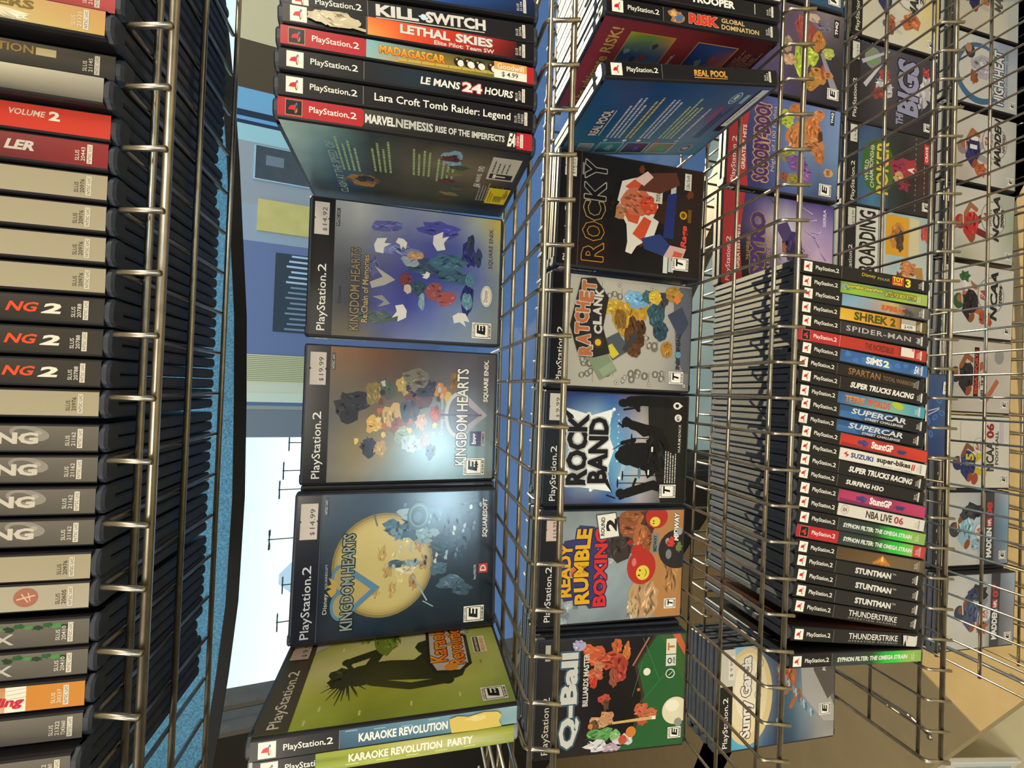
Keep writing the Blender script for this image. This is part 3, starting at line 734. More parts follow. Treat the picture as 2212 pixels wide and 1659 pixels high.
# ---------------------------------------------------------------- second shelf: two party-song cases at the left
def kar_bg(a, x, w, y0, hh, s=1):
    a.field(x, y0, w, hh, ['#9aa63c #b4b84c #c4c070 #9ca43c #8c9a34', '#98a438 #a8ac48 #c8c488 #b0b058 #9ca43c', '#7c8c30 #94982c #bcb86c #c4c084 #a8ac50', '#8c9c38 #a0a440 #b8b874 #c8c898 #98a04c', '#98a848 #b0b45c #a8ac58 #b0b470 #a0a85c', '#7c9444 #98a850 #b0b464 #98a44c #889a48'], jit=.07)
def f_kar():
    a = Art(); kar_bg(a, 0, 130, 0, 183)
    for q in range(14): a.rect(4 + (q * 41) % 120, 30 + (q * 59) % 140, 5, 1.6, ('#c8cc8c', '#7c8c34', '#d8d8a4')[q % 3])
    K = '#33351c'
    a.blot(52, 52, 13, 13, K, 3, 20, .25)                       # a singer in silhouette
    for q in range(16):
        t = math.radians(110 + q * 11); a.line(50, 54, 50 + (20 + (q * 7) % 12) * math.cos(t), 54 - (18 + (q * 5) % 10) * math.sin(t) * .9, 2.4, K, .4)
    a.limb([(52, 62), (56, 84), (52, 112)], 26, K); a.limb([(62, 70), (84, 78), (74, 56)], 9, K); a.ell(72, 52, 5, 5, K); a.line(72, 50, 62, 56, 4, K)
    a.limb([(42, 74), (32, 104), (34, 130)], 8, K); a.ell(34, 134, 5, 5, K); a.limb([(54, 110), (74, 128), (84, 118)], 20, K); a.limb([(48, 112), (44, 140)], 18, K)
    a.blot(100, 84, 20, 12, '#6f8030', 12); a.blot(112, 66, 14, 12, '#7c8c38', 13); a.blot(120, 96, 12, 8, '#6a7a2c', 14)
    a.poly([(44, 124), (60, 118), (124, 118), (126, 136), (104, 142), (96, 156), (52, 156), (42, 146)], '#2c2a24')
    a.poly([(47, 126), (61, 121), (122, 121), (123, 134), (102, 140), (94, 153), (54, 153), (45, 145)], '#b8b2aa')
    a.text('Karaoke', 58, 121, 60, 15, '#e8a030', .03, out='#5a2c14', ow=.07, c2='#d86a24'); a.text('Revolution', 52, 137, 64, 14, '#e8a030', .03, out='#5a2c14', ow=.07, c2='#d86a24')
    a.ell(50, 138, 5, 6, '#d88a30'); a.text('PARTY', 100, 151, 24, 7, '#d8d4cc', .04, out='#3a2c20', ow=.1)
    a.text('KONAMI', 112, 164, 16, 5, '#c03a3a', .04)
    a.rect(66, 160, 26, 12, '#d8d0b4'); a.rect(67, 161, 24, 5, '#33302a'); a.text('HEADSET OR MICROPHONE', 68, 162.4, 22, 2.2, '#e8e0c8', .01); a.text('REQUIRED', 68, 167, 22, 4.2, '#c87830', .03)
    header(a, '#4a4030', 22, '#d8cdb4')
    a.poly([(90, 22), (128, 22), (128, 34), (112, 40), (100, 34)], '#b8b4a8'); a.text('ONLINE', 106, 26, 18, 5, '#3a3834', .02)
    esrb(a, 'E', 4, 158, 15, 20, '10+')
    return a
def s_kar(a):
    a.field(56.5, 0, 127, 13, ['#4a6a84 #5c8098 #6c90a4 #7c9cac #8caab0', '#33506c #44647c #54788c #7898a0 #84a4a8'], jit=.08)
    a.text('KARAOKE REVOLUTION', 69, 4.0, 62, 6.0, '#f0ebe0', .035)
    for q in range(6): a.rect(60 + q * 19, 1 + q % 3, 8, .7, '#8cb0bc')
def s_kar2(a):
    kar_bg(a, 40, 143, 0, 13)
    a.text('KARAOKE REVOLUTION', 62, 3.6, 66, 5.6, '#f4f0e6', .035); a.text('PARTY', 132, 3.6, 19, 5.6, '#f4f0e6', .035)
    for q in range(5): a.rect(60 + q * 21, 10.5, 9, .6, '#d8dc8c')
r = case(1, -530.2, 5.3, 'worn game case with a singer in silhouette on lime green, second shelf', 'kar', spine(s_kar, 'k', '#44647c', None), f_kar, None, None, lean=-.3)
sticker(r, 'front', 82, 3, 32, 15, price('9.99', 32, 15, '#c4ad9c'))
sticker(r, 'spine', 132, .4, 40, 12.6, lambda a: (a.poly([(0, 2), (6, .6), (14, 2), (26, .2), (36, 1.2), (39, 4), (37, 8), (39, 12.4), (20, 12.6), (2, 12.2), (.6, 7)], '#cdb458'), a.blot(20, 4, 8, 2, '#d8c47c', 3)), 'torn_sticker', 'torn yellow tape')
r = case(1, -549.5, 12, 'lime green party game case at the far left of the second shelf', 'kar2', spine(s_kar2, 'k', '#98a438', None), f_kar, None, None, lean=-.2, clear=True)

# ================================================================ third shelf: spines and backs at the right
def s_troop(a): a.text('TROOPER', 84, 3.0, 48, 7.4, '#efece4', .06); a.rect(154, 1.5, 1, 10, '#bdb8ae')
def s_risk(a):
    a.blot(70, 6.5, 8, 5.5, '#a8744a', 5); a.blot(72, 8, 5, 4, '#4a6a94', 7); a.blot(67, 5, 3, 3, '#d8a860', 8)
    a.text('RISK', 83, 1.6, 32, 9.6, '#d8382e', .05, out='#e8c08a', ow=.06)
    a.text('GLOBAL', 118, 1.2, 26, 4.4, '#d8b878', .02); a.text('DOMINATION', 118, 7.2, 42, 4.6, '#d8b878', .02)
def s_real(a): a.text('REAL POOL', 90, 3.2, 36, 6.2, '#e0a848', .04, c2='#c88838'); a.rect(90, 10.2, 36, .6, '#e0a848')
def b_risk():
    a = Art()
    a.field(0, 0, 130, 183, ['#8a3a48 #9a3c48 #a8404c #963a46 #863848', '#a83c48 #a83a42 #a83e48 #963842 #84343e', '#9a3642 #a83a42 #a03840 #8e343a #7c3036', '#6c2228 #702428 #6c2226 #5c1e22 #54191e', '#5c1c20 #5a1a1e #501a1c #48161a #401418'], jit=.05)
    a.text('The ultimate RISK!', 8, 12, 112, 12, '#d8b060', .02)
    a.rect(12, 32, 106, 48, '#c89848'); a.field(13, 33, 104, 46, ['#8a9030 #3c5c84 #4a6890 #2c4c7c #9ab030', '#9aa838 #5c7484 #6a7c88 #3c5c84 #6c8c40', '#6a8c3c #4c6c8c #7c8084 #506c8c #b89038'], jit=.1)
    for q in range(16): a.blot(24 + (q * 37) % 84, 38 + (q * 23) % 36, 4, 2.6, ('#b03c34', '#3a4454', '#6c7478', '#8c98a0')[q % 4], q + 21)
    a.text('Play online against anyone,', 14, 86, 84, 6, '#e8d8b8', .01); a.text('anytime, anywhere.', 14, 94, 58, 6, '#e8d8b8', .01)
    a.rect(12, 104, 106, 46, '#c89848'); a.field(13, 105, 104, 44, ['#7c8c30 #34508c #2c4484 #243c7c #283e7c', '#6c8438 #8c6c44 #a84c34 #3c5490 #2c4484', '#b89c50 #b8743c #c0703c #c86c34 #2a3c70'], jit=.08)
    for q in range(10): a.blot(30 + (q * 31) % 70, 112 + (q * 19) % 30, 5, 3, ('#b84838', '#2c2c34', '#7c8890')[q % 3], q + 51)
    a.rect(14, 155, 16, 7, '#c8343c'); a.text('ATARI', 16, 156.6, 12, 3.6, '#f0d8d0', .03)
    a.rect(36, 155, 14, 6, '#b0a498'); a.lines(54, 156, 66, 10, 2.5, 1.0, '#b08c78', 4); a.lines(14, 166, 36, 6, 2.5, 1.0, '#b08c78', 6)
    return a
def b_real():
    a = Art()
    a.field(0, 0, 130, 183, ['#6a98b0 #3c7498 #2c6490 #24588c #1c4a7c', '#4c84a4 #2c6894 #20588c #1c4c84 #1a4478', '#5c8894 #4a7898 #28608c #20508a #1c4880', '#6c8c98 #5c80a0 #4c6c94 #305c90 #24508a', '#5c8494 #6480a0 #586c98 #44608c #38588a', '#3c7494 #44709c #4c6890 #4a5c84 #505c84'], jit=.05)
    a.text('REAL POOL', 40, 20, 46, 11, '#d8d0d0', .05, out='#20304c', ow=.1); a.rect(40, 33, 46, 1, '#d8d0d0')
    for q, (y, n, c) in enumerate(((44, 4, '#c8c8dc'), (68, 2, '#cfc06a'), (86, 3, '#c8c8dc'), (110, 4, '#b8c88a'), (136, 1, '#c8c8dc'))):
        a.ell(31, y + 2, 2.6, 2.6, ('#9cc8d8', '#e0e4ec', '#e8e8e8', '#c85a7c', '#9cb0b8')[q]); a.lines(36, y, 74, n, 5, 2.4, c, q + 4)
    a.rect(8, 18, 16, 18, '#c8ccd4')
    for q in range(7): a.rect(9, 19.5 + q * 2.3, 14, 1.2, '#5c6470')
    for q, c in enumerate((('#1c3c4c #4c98a4', '#2c6c80 #3c8490'), ('#3c3054 #5c5478', '#1c2038 #6c4460'), ('#8c7c64 #a89478', '#5c8478 #8c6c60'))):
        a.rect(4, 42 + q * 34, 23, 30, '#c0c8d0'); a.field(5, 43 + q * 34, 21, 28, c); a.blot(15, 58 + q * 34, 6, 5, ('#7c9ca4', '#5c3c94', '#4c9c84')[q], q)
    a.ell(16, 160, 10, 9, '#7c849c'); a.ell(16, 160, 7, 6, '#5c5c70'); a.text('8', 13, 156, 6, 7, '#b8b8c4', .03)
    a.text('ROCKSTAR', 72, 146, 26, 4.4, '#d83a5a', .03); a.lines(40, 154, 60, 3, 3, 1.2, '#28304c', 3)
    a.ell(112, 152, 9, 5, '#c8dce4'); a.ell(112, 152, 8, 4.2, '#2c6c90'); a.text('UBI', 107, 150, 10, 4, '#dce8ec', .04); a.rect(104, 161, 14, 5, '#8cb0c4')
    a.rect(54, 170, 72, 9, '#1a1c24'); a.rect(64, 172, 62, 8, '#d4dce0'); a.lines(70, 174.5, 50, 1, 3, 1.4, '#6c7880')
    return a
g3 = 'game cases standing spine out at the right of the third shelf'
for x, key, s_, bk, lab in (
    (17.3, 'white3', spine(lambda a: (a.rect(57, 0, 126, 13, '#e0dcc8'), a.text('2', 160, 4, 4, 5, '#8a8474')), 'k', '#e0dcc8'), None, 'white-spined game case at the right of the third shelf'),
    (-1.6, 'troop', spine(s_troop, 'k', '#1e1d20', ('SLUS', '21306')), None, 'black game case with white capitals beside the white-spined one, third shelf'),
    (-21.4, 'risk', spine(s_risk, 'k', '#232226', ('SLUS', '20383')), b_risk, 'black-spined game case with dark red back cover, third shelf'),
    (-65.0, 'real', spine(s_real, 'k', '#1d1c1f', ('SLUS', '20013')), b_real, 'leaning game case with blue back cover and gold title, third shelf')):
    case(2, x, 6.4, lab, key, s_, None, bk() if bk else None, g3, lean=-9 if key == 'real' else -4.6)
for i, x in enumerate((34, 51, 68, 85, 102, 119, 136)):
    case(2, x, 9 + (i * 7) % 5, 'game case right of the white-spined one, only its top showing, third shelf', 'plain', None, None, None, 'game case tops at the right end of the third shelf', lean=-4.6)

# ---------------------------------------------------------------- third shelf: fronts
def f_rocky():
    a = Art(); a.field(0, 0, 130, 183, ['#171518 #171518 #171518 #171518', '#2a1c18 #1e1a1a #201a1c #1c1819', '#241816 #181618 #1c1a1c #1a1819', '#1a1718 #161517 #191718 #1c1a1a', '#1c1818 #161517 #1a1818 #241a18', '#221a1a #2a2020 #2c2020 #2a1a18', '#201818 #281c1a #2a1e1c #301c1a'], jit=.15)
    for q in range(9): a.blot(14 + (q * 43) % 108, 44 + (q * 61) % 124, 5, 4, ('#5c2a1c', '#4a1e16', '#6c3420')[q % 3], q + 3)
    for y in (134, 147): a.rect(2, y, 30, 6 if y < 140 else 0.1, '#c8ccc4')
    a.rect(92, 140, 30, 7, '#b8bcb8'); a.rect(4, 141, 26, 7, '#b4b8b4')
    # a striped robe draped over a crouching boxer, seen without the face
    a.poly([(54, 84), (76, 70), (104, 76), (112, 98), (96, 118), (70, 128), (44, 120), (30, 98), (20, 92), (22, 84), (34, 86)], '#d8d0c4')
    a.poly([(58, 86), (74, 76), (78, 88), (70, 102), (56, 98)], '#c85034'); a.poly([(44, 92), (66, 106), (62, 116), (36, 106)], '#c84c30'); a.poly([(98, 80), (112, 96), (104, 108), (92, 96)], '#c85034')
    a.blot(82, 96, 16, 20, '#c06a4c', 6, 16, .15); a.blot(80, 112, 12, 12, '#c44a30', 9, 16, .15); a.blot(70, 74, 9, 10, '#b07858', 4); a.blot(76, 64, 12, 9, '#1c1614', 8)
    a.poly([(66, 118), (84, 126), (96, 144), (76, 150), (58, 136)], '#3a241c'); a.rect(84, 118, 18, 11, '#d0c8bc'); a.text('TOTAL', 86, 121, 14, 5, '#3a3230', .03)
    a.poly([(44, 132), (96, 136), (100, 148), (44, 146)], '#24306c'); a.poly([(28, 108), (40, 104), (48, 128), (36, 142), (22, 134)], '#2c3c70'); a.poly([(22, 134), (36, 142), (34, 164), (18, 158)], '#c8a49c'); a.poly([(18, 144), (30, 148), (28, 160), (14, 154)], '#c05840')
    a.poly([(96, 96), (118, 110), (124, 146), (110, 152), (96, 126)], '#5c3428'); a.poly([(108, 92), (120, 108), (114, 116), (102, 104)], '#d8b8b0')
    for q, ch in enumerate('ROCKY'): a.text(ch, 7 + q * 23.5, 30, 21, 26, '#171518', .02, out=('#e0a040' if q < 2 else '#d8b878' if q == 2 else '#c8c4bc'), ow=.05)
    a.rect(105, 158, 20, 9, '#d8d4c8'); a.text('Ubi Soft', 106.5, 160, 17, 5, '#3c4038', .01)
    a.text('Rage', 35, 156, 26, 10, '#e04838', .03, shear=.2); a.ell(74, 158, 5, 5, '#c8982c'); a.ell(74, 158, 3, 3, '#6c4c14'); a.rect(66, 164, 16, 5, '#6a5020')
    a.rect(0, 24.4, 130, .4, '#6c6860'); a.rect(104, 26, 14, 2.6, '#8a8680')
    a.text('PlayStation', 4, 7, 52, 10, '#e9e5dd', .005); a.text('2', 60, 7, 7.5, 8, '#e9e5dd')
    esrb(a, 'T', 7, 146, 15.5, 22)
    return a
def f_ratchet():
    a = Art(); a.field(0, 20, 130, 163, ['#b0aca0 #b6b2a6 #b4b0a4', '#aeaa9e #b4b0a4 #b0ac a0'.replace('b0ac a0', 'b0aca0'), '#aaa69c #b0aca0 #aeaa9e', '#a4a098 #a8a49a #a8a49a', '#6c6c70 #84848a #9c9a96'])
    D = '#6c685e'
    for q, (x, y) in enumerate(((12, 44), (20, 70), (12, 98), (14, 118), (16, 140), (118, 52), (112, 78), (104, 104), (96, 52), (84, 86), (60, 112), (30, 46), (90, 132), (56, 128))):
        r = random.Random(q + 2)
        for j in range(4):
            xx, yy = x + r.uniform(-6, 6), y + r.uniform(-7, 7); a.ell(xx, yy, r.uniform(3, 5.6), r.uniform(2.4, 5), D, r.uniform(0, 90), 12); a.ell(xx, yy, 2.6, 2.0, '#b2aea2', 0, 10)
        a.rect(x - 7, y + 9, 14, .5, D)
    for x in (6, 123):
        for y in (84, 128, 176): a.ell(x, y, 2.6, 2.6, '#4a4740'); a.ell(x, y, 2.2, 2.2, '#d0ccc0'); a.ell(x, y, 1.2, 1.2, '#6a665e')
    a.poly([(22, 176), (40, 164), (110, 158), (128, 166), (128, 183), (22, 183)], '#5c5e68'); a.poly([(64, 168), (92, 150), (104, 170), (84, 180)], '#3c4458')
    # plain colour shapes where the print shows its hero and gadget
    for q, (x, y, rx, ry, c) in enumerate(((96, 78, 9, 20, '#b89838'), (84, 92, 20, 16, '#b08a34'), (82, 86, 12, 8, '#7a5c28'), (76, 108, 16, 12, '#4c3420'), (62, 100, 12, 9, '#5a3c24'), (96, 112, 14, 12, '#b08830'), (106, 108, 10, 14, '#6c9cc0'), (110, 98, 7, 7, '#7cacd0'), (112, 122, 8, 8, '#3c6464'), (92, 134, 14, 12, '#34505c'), (72, 140, 12, 11, '#2c4450'), (110, 142, 10, 8, '#3c3c44'), (112, 132, 9, 9, '#c8a83c'), (118, 158, 9, 12, '#a88238'), (50, 150, 10, 8, '#a87834'), (58, 112, 8, 8, '#4c3020'), (46, 106, 9, 9, '#5c3a22'))):
        a.blot(x, y, rx, ry, c, q + 71, 18, .15)
    a.poly([(32, 78), (54, 62), (66, 84), (46, 100)], '#4c545c'); a.poly([(8, 62), (32, 46), (46, 66), (20, 84)], '#7c8c70'); a.poly([(34, 78), (46, 66), (52, 76), (40, 86)], '#c8b83c'); a.poly([(12, 66), (20, 60), (30, 76), (22, 82)], '#8c9c80')
    a.line(44, 92, 66, 108, 7, '#3c3c40')
    # tilted two-line title on a dark plate
    a.poly([(34, 34), (70, 22), (126, 34), (128, 52), (106, 70), (70, 64), (40, 74), (34, 54)], '#2c2826')
    for q, ch in enumerate('RATCHET'): a.text(ch, 36 + q * 12.6, 34 - 6 * math.sin(math.pi * q / 6) + (q > 4) * 2, 12, 17, '#b86840', .05, out='#e0d8c8', ow=.09)
    for q, ch in enumerate('CLANK'): a.text(ch, 62 + q * 11, 52 - 2 * math.sin(math.pi * q / 4), 10, 11, '#c8c4bc', .05, out='#4a4642', ow=.08)
    a.ell(52, 58, 7, 7, '#3a3632'); a.ell(52, 58, 4, 4, '#d8a82c')
    a.text('INSOMNIAC', 26, 163, 44, 6, '#2c2c30', .04); a.ell(44, 166, 4, 4, '#5c94a0')
    a.poly([(106, 162), (112, 156), (118, 162), (112, 168)], '#d87838')
    header(a, '#141315', 20.5); esrb(a, 'T', 8, 154, 15, 20)
    return a
def f_rockband():
    a = Art(); a.field(0, 20, 130, 163, ['#3c4068 #4c5c94 #6c84b4 #3c508c #20306c', '#484a70 #8ca4c0 #c8dce4 #7ca0c8 #1c2c6c', '#3c4068 #a0b4c8 #e0ecec #94b8d0 #28407c', '#34508c #4c88b8 #6cacd0 #4c8cbc #2c4c90', '#5c7cac #8cacc4 #5c98c4 #7c8cac #5c5474', '#9c98a0 #b8b4b0 #b4b0ac #a8a09c #746a70', '#6c686c #8c8888 #7c7876 #7c746e #443e3c', '#2c2a28 #2a2826 #24221f #2a2624 #1f1c1a', '#24221e #22201c #201e1a #211e1b #1c1a18'], sub=4)
    for x, y, t in ((18, 60, 30), (16, 58, 44), (100, 46, 150), (102, 48, 130), (30, 94, 20), (104, 80, 200), (112, 84, 210)):
        a.line(x, y, x + 26 * math.cos(math.radians(t)), y + 26 * math.sin(math.radians(t)), 1.5, '#9cb8cc', 9); a.ell(x, y, 2, 2, '#eef4f6')
    for q in range(9): a.ell(50 + q * 7, 90 + (q % 2), .8, .8, '#e8f4f8')
    K = '#141314'
    a.poly([(16, 70), (22, 28), (44, 22), (64, 30), (112, 24), (104, 56), (112, 82), (82, 78), (64, 86), (40, 78), (14, 84)], '#e8ecea')
    a.text('ROCK', 22, 26, 84, 27, '#141314', .07, out='#f0f0ea', ow=.11); a.text('BAND', 24, 53, 78, 25, '#141314', .07, out='#f0f0ea', ow=.11)
    a.poly([(100, 26), (112, 20), (104, 32), (100, 34)], K); a.poly([(24, 76), (12, 86), (30, 79)], K)
    # four musicians in silhouette
    a.poly([(0, 150), (40, 140), (70, 132), (130, 128), (130, 183), (0, 183)], '#1f1d1a')
    a.ell(57, 94, 6, 7, K); a.limb([(58, 102), (60, 122), (58, 146)], 26, K); a.limb([(66, 106), (76, 112), (72, 96)], 5, K); a.line(72, 98, 64, 84, 1, K); a.limb([(48, 110), (42, 128)], 7, K); a.blot(60, 140, 26, 16, K, 5)
    a.ell(97, 101, 6, 6.5, K); a.limb([(94, 108), (90, 124), (86, 146)], 11, K); a.limb([(96, 110), (102, 100), (92, 96)], 4, K); a.line(92, 96, 96, 90, 2, K); a.limb([(92, 110), (82, 124), (84, 134)], 4, K)
    a.ell(120, 96, 5, 7, K); a.limb([(122, 104), (124, 122), (122, 156)], 13, K); a.line(116, 118, 112, 96, 2.4, K); a.limb([(118, 110), (112, 116)], 5, K)
    a.ell(12, 96, 5.5, 6, K); a.limb([(12, 104), (16, 118), (22, 140)], 11, K); a.limb([(20, 138), (14, 160)], 8, K); a.line(6, 90, 10, 78, 1.6, K); a.line(8, 108, 30, 116, 3, K); a.limb([(10, 106), (6, 96)], 4, K)
    for x, y0, y1 in ((24, 92, 156), (33, 98, 152), (78, 108, 140)): a.line(x, y0, x, y1, .9, K); a.ell(x, y0, 6, 1, K)
    a.ell(36, 120, 7, 2, '#4c7c94'); a.line(34, 132, 40, 132, 2, '#dce4e4'); a.line(62, 136, 68, 136, 2.4, '#e0e4e4'); a.lines(24, 154, 46, 5, 3.4, 1.4, '#c8c4bc', 9)
    a.text('HARMONIX', 62, 171, 34, 3.6, '#dcd8d0', .01, sp=1.3); a.ell(104, 170, 4.6, 5, '#e0dcd4'); a.text('MTV', 101, 168, 6, 4, '#1f1d1a', .04); a.ell(119, 168, 4.4, 5.4, '#e0dcd4'); a.poly([(115, 170), (123, 170), (119, 176)], '#e0dcd4'); a.ell(119, 168, 2.4, 2.6, '#1f1d1a')
    header(a, '#151416', 20.5); esrb(a, 'T', 6, 148, 16, 22)
    return a
def f_rumble():
    a = Art(); a.field(0, 20, 130, 163, ['#8c9498 #8c9a9c #98a4a4 #8c9698 #8a9494', '#848e94 #98a4a8 #8c989c #90a0a0 #868e90', '#78848c #8c9aa0 #94a0a4 #88949a #7c8688', '#7c868e #84949c #8c989c #7c888c #7c8080', '#848c90 #8c9494 #84888a #888888 #808080', '#808488 #88888a #808084 #7c7c80 #7c8484'], jit=.07)
    for q in range(24): a.blot((q * 37) % 124, 30 + (q * 29) % 100, 7, 5, ('#9cb0b0', '#747f88', '#a8b4b4')[q % 3], q + 11)
    # gloves and bare shoulders, left without faces
    a.blot(96, 96, 26, 22, '#3c3430', 5, 20, .12); a.blot(116, 118, 20, 22, '#8a5234', 6, 18, .15); a.blot(100, 132, 24, 16, '#a8643c', 7, 18, .12); a.blot(92, 142, 14, 14, '#8a5030', 8); a.blot(118, 140, 14, 12, '#4c342c', 3)
    a.poly([(0, 150), (14, 126), (34, 116), (56, 128), (80, 138), (104, 142), (130, 152), (130, 183), (0, 183)], '#b07c4c'); a.blot(24, 132, 24, 20, '#b8946c', 15, 20, .1); a.blot(12, 118, 14, 8, '#c0a47c', 16); a.blot(50, 168, 26, 12, '#b08050', 17); a.blot(80, 176, 16, 8, '#7c5434', 18)
    a.ell(82, 176, 24, 26, '#2c2a2c', 0, 24); a.ell(76, 164, 6, 4, '#7c7a7c'); a.ell(92, 162, 4, 3, '#9a9898')
    a.ell(62, 128, 21, 19, '#b0322a', 0, 26); a.ell(82, 122, 7, 9, '#b0322a'); a.ell(92, 112, 3, 4, '#a02c26'); a.ell(68, 118, 5, 3, '#d0706a'); a.ell(55, 130, 9, 9, '#d8bc3c', 0, 20); a.ell(55, 130, 8, 8, '#dcc448', 0, 20)
    a.ell(58, 126, 1, 1.4, '#3a3014'); a.ell(52, 125, 1, 1.4, '#3a3014'); a.ell(55, 131, 5, 4, '#3a3014', 0, 14, 10, 170); a.ell(55, 130.2, 5, 4, '#dcc448', 0, 14, 10, 170)
    a.ell(122, 146, 14, 15, '#b0322a', 0, 22); a.ell(116, 144, 6, 7, '#dcc448', 0, 18); a.ell(117, 142, .8, 1.2, '#3a3014'); a.ell(114, 142, .8, 1.2, '#3a3014')
    a.rect(78, 140, 24, 10, '#7c8080'); a.text('MIDWAY', 80, 142.5, 20, 5, '#2c3030', .04)
    P = '#3c3a6c'
    a.poly([(26, 30), (44, 24), (62, 26), (96, 28), (98, 42), (114, 46), (112, 66), (18, 80), (16, 62), (28, 52)], P)
    a.text('READY', 31, 25, 62, 15, '#e0a828', .05, out=P, ow=.1, arc=3); a.text('2', 54, 37, 12, 13, '#d86428', .05, out='#f0e0c0', ow=.1); a.text('RUMBLE', 22, 44, 88, 19, '#e0a828', .06, out=P, ow=.1, arc=3); a.text('BOXING', 18, 66, 92, 17, '#cc3230', .07, out=P, ow=.1)
    a.poly([(96, 72), (126, 66), (129, 92), (99, 98)], '#4c4c54'); a.poly([(97.5, 73), (125, 67.5), (127.6, 91), (100.3, 96.6)], '#e4e0d4'); a.text('ROUND', 101, 73, 22, 5, '#232124', .03, shear=.0); a.text('2', 106, 79.5, 15, 14, '#232124', .07)
    a.text('MIDWAY', 92, 170, 34, 7, '#e8e4dc', .05, shear=.15, out='#3a3838', ow=.08); a.blot(90, 166, 6, 6, '#c83a30', 23); a.ell(104, 178, 5, 4, '#9c9c98'); a.blot(84, 178, 6, 4, '#6c7c3c', 24)
    header(a, '#201f22', 20.5); esrb(a, 'T', 10, 160, 12, 16)
    return a
def f_qball():
    a = Art(); a.field(0, 0, 130, 183, ['#24211e #26242a #2a282c #2a2a2c', '#2a2624 #262428 #2c2a2c #343230', '#2c2826 #201c1e #221e20 #2c2a2a', '#2a2628 #1a171a #1c181a #241c20', '#1c181a #181516 #201a1a #241c22', '#181616 #1a1816 #1c1c1a #1a1c1c', '#1c2c20 #1e3424 #1f3a26 #243c28', '#26562e #2c6436 #2c6034 #24502c'], jit=.06)
    a.poly([(0, 96), (16, 116), (60, 128), (96, 118), (130, 142), (130, 183), (0, 183)], '#2a5c32'); a.poly([(0, 100), (16, 116), (60, 128), (96, 118), (130, 142), (130, 146), (96, 122), (60, 132), (14, 120)], '#3c3028')
    a.poly([(70, 183), (130, 150), (130, 183)], '#3c5c30'); a.poly([(104, 183), (130, 166), (130, 176), (116, 183)], '#c05c3c'); a.line(96, 116, 128, 136, 2, '#a86850')
    for q, (x, y, rx, ry, c) in enumerate(((110, 70, 10, 14, '#b85838'), (118, 60, 6, 8, '#c8623c'), (104, 90, 11, 18, '#b04c38'), (98, 74, 6, 6, '#b87c58'), (94, 100, 14, 10, '#9c3c30'), (88, 70, 7, 9, '#b05a40'), (80, 68, 6, 5, '#b83c2c'), (84, 92, 10, 5, '#8c4c3c'), (120, 96, 8, 7, '#b05a34'), (114, 108, 10, 5, '#b86c34'), (60, 82, 6, 7, '#b0483a'), (54, 84, 7, 4, '#5c3c30'), (34, 78, 8, 13, '#c0946c'), (40, 86, 7, 8, '#b88860'), (30, 70, 8, 6, '#5c4430'), (20, 78, 7, 18, '#5c9454'), (18, 96, 6, 6, '#84b070'), (30, 66, 3, 3, '#c8783c'), (8, 74, 6, 14, '#d0ccd0'), (4, 92, 6, 10, '#b09ca8'), (12, 108, 6, 12, '#c8c4cc'), (124, 48, 6, 8, '#a8a0c0'), (44, 128, 9, 9, '#b85c40'), (40, 140, 5, 10, '#b86848'), (30, 130, 4, 6, '#b05038'))):
        a.blot(x, y, rx, ry, c, q + 500, 16, .28)
    for y0, x0 in ((100, 44), (146, 34)): pass
    a.line(32, 92, 34, 142, 2.6, '#c8a468', 4); a.rect(32, 142, 4, 5, '#e4dccc')
    a.ell(40, 172, 16, 17, '#d8d0b0', 0, 26); a.ell(46, 168, 7, 9, '#e4e0c8'); a.ell(88, 134, 4.4, 4.6, '#e0dcc8'); a.ell(20, 116, 6.4, 6.4, '#c87838', 0, 18); a.ell(12, 106, 5.4, 5.4, '#b85038', 0, 18); a.ell(68, 124, 2, 2, '#b06848')
    for x0, y0, x1, y1 in ((60, 116, 100, 128), (50, 124, 84, 158), (78, 150, 128, 128)): a.line(x0, y0, x1, y1, .4, '#5c8c60')
    a.text('Q-Ball', 8, 28, 108, 24, '#c8c8c0', .07, out='#54748c', ow=.1); a.text('BILLIARDS MASTER', 54, 55, 60, 6.6, '#d0ccc4', .03)
    a.rect(107, 158, 18, 13, '#d8d0bc'); a.text('T', 111, 160, 9, 9, '#b87838', .06); a.rect(93, 158, 13, 13, '#d0d0c8'); a.ell(99, 163, 3.6, 3, '#3c4448'); a.ell(99, 163, 2, 1.6, '#d0d0c8'); a.text('ASK', 95, 167, 9, 3, '#3c4448', .03); a.ell(84, 164, 5.6, 6, '#d8d8c8', 0, 20); a.ell(84, 164, 4.4, 4.8, '#2a4c2c', 0, 20); a.line(82, 162, 86, 167, .8, '#d8d8c8')
    a.text('PlayStation', 4, 8, 52, 10, '#cfc6b4', .005); a.text('2', 60, 8, 7.5, 8, '#cfc6b4'); a.rect(108, 9, 18, 6, '#b4b0a4')
    esrb(a, 'E', 8, 163, 13, 17); a.ell(26, 176, 5, 5, '#8a8c80')
    return a
g3f = 'game cases standing face out on the third shelf'
F3 = ((-241, 117.5, -.9, 'rocky', f_rocky, 0, 'black game cover with a boxer in a red and white striped robe, third shelf'),
      (-379, 129, .6, 'ratchet', f_ratchet, -1.5, 'grey game cover with an orange gadget title, right of the concert cover'),
      (-517, 128.5, 0, 'rockb', f_rockband, 0, 'blue and black concert game cover with silhouetted musicians, third shelf'),
      (-656, 128.2, 0, 'rumble', f_rumble, 0, 'grey game cover with a smiley boxing glove and yellow title, third shelf'),
      (-801, 113, .8, 'qball', f_qball, 2.5, 'dark game cover with a green pool table, left end of the third shelf'))
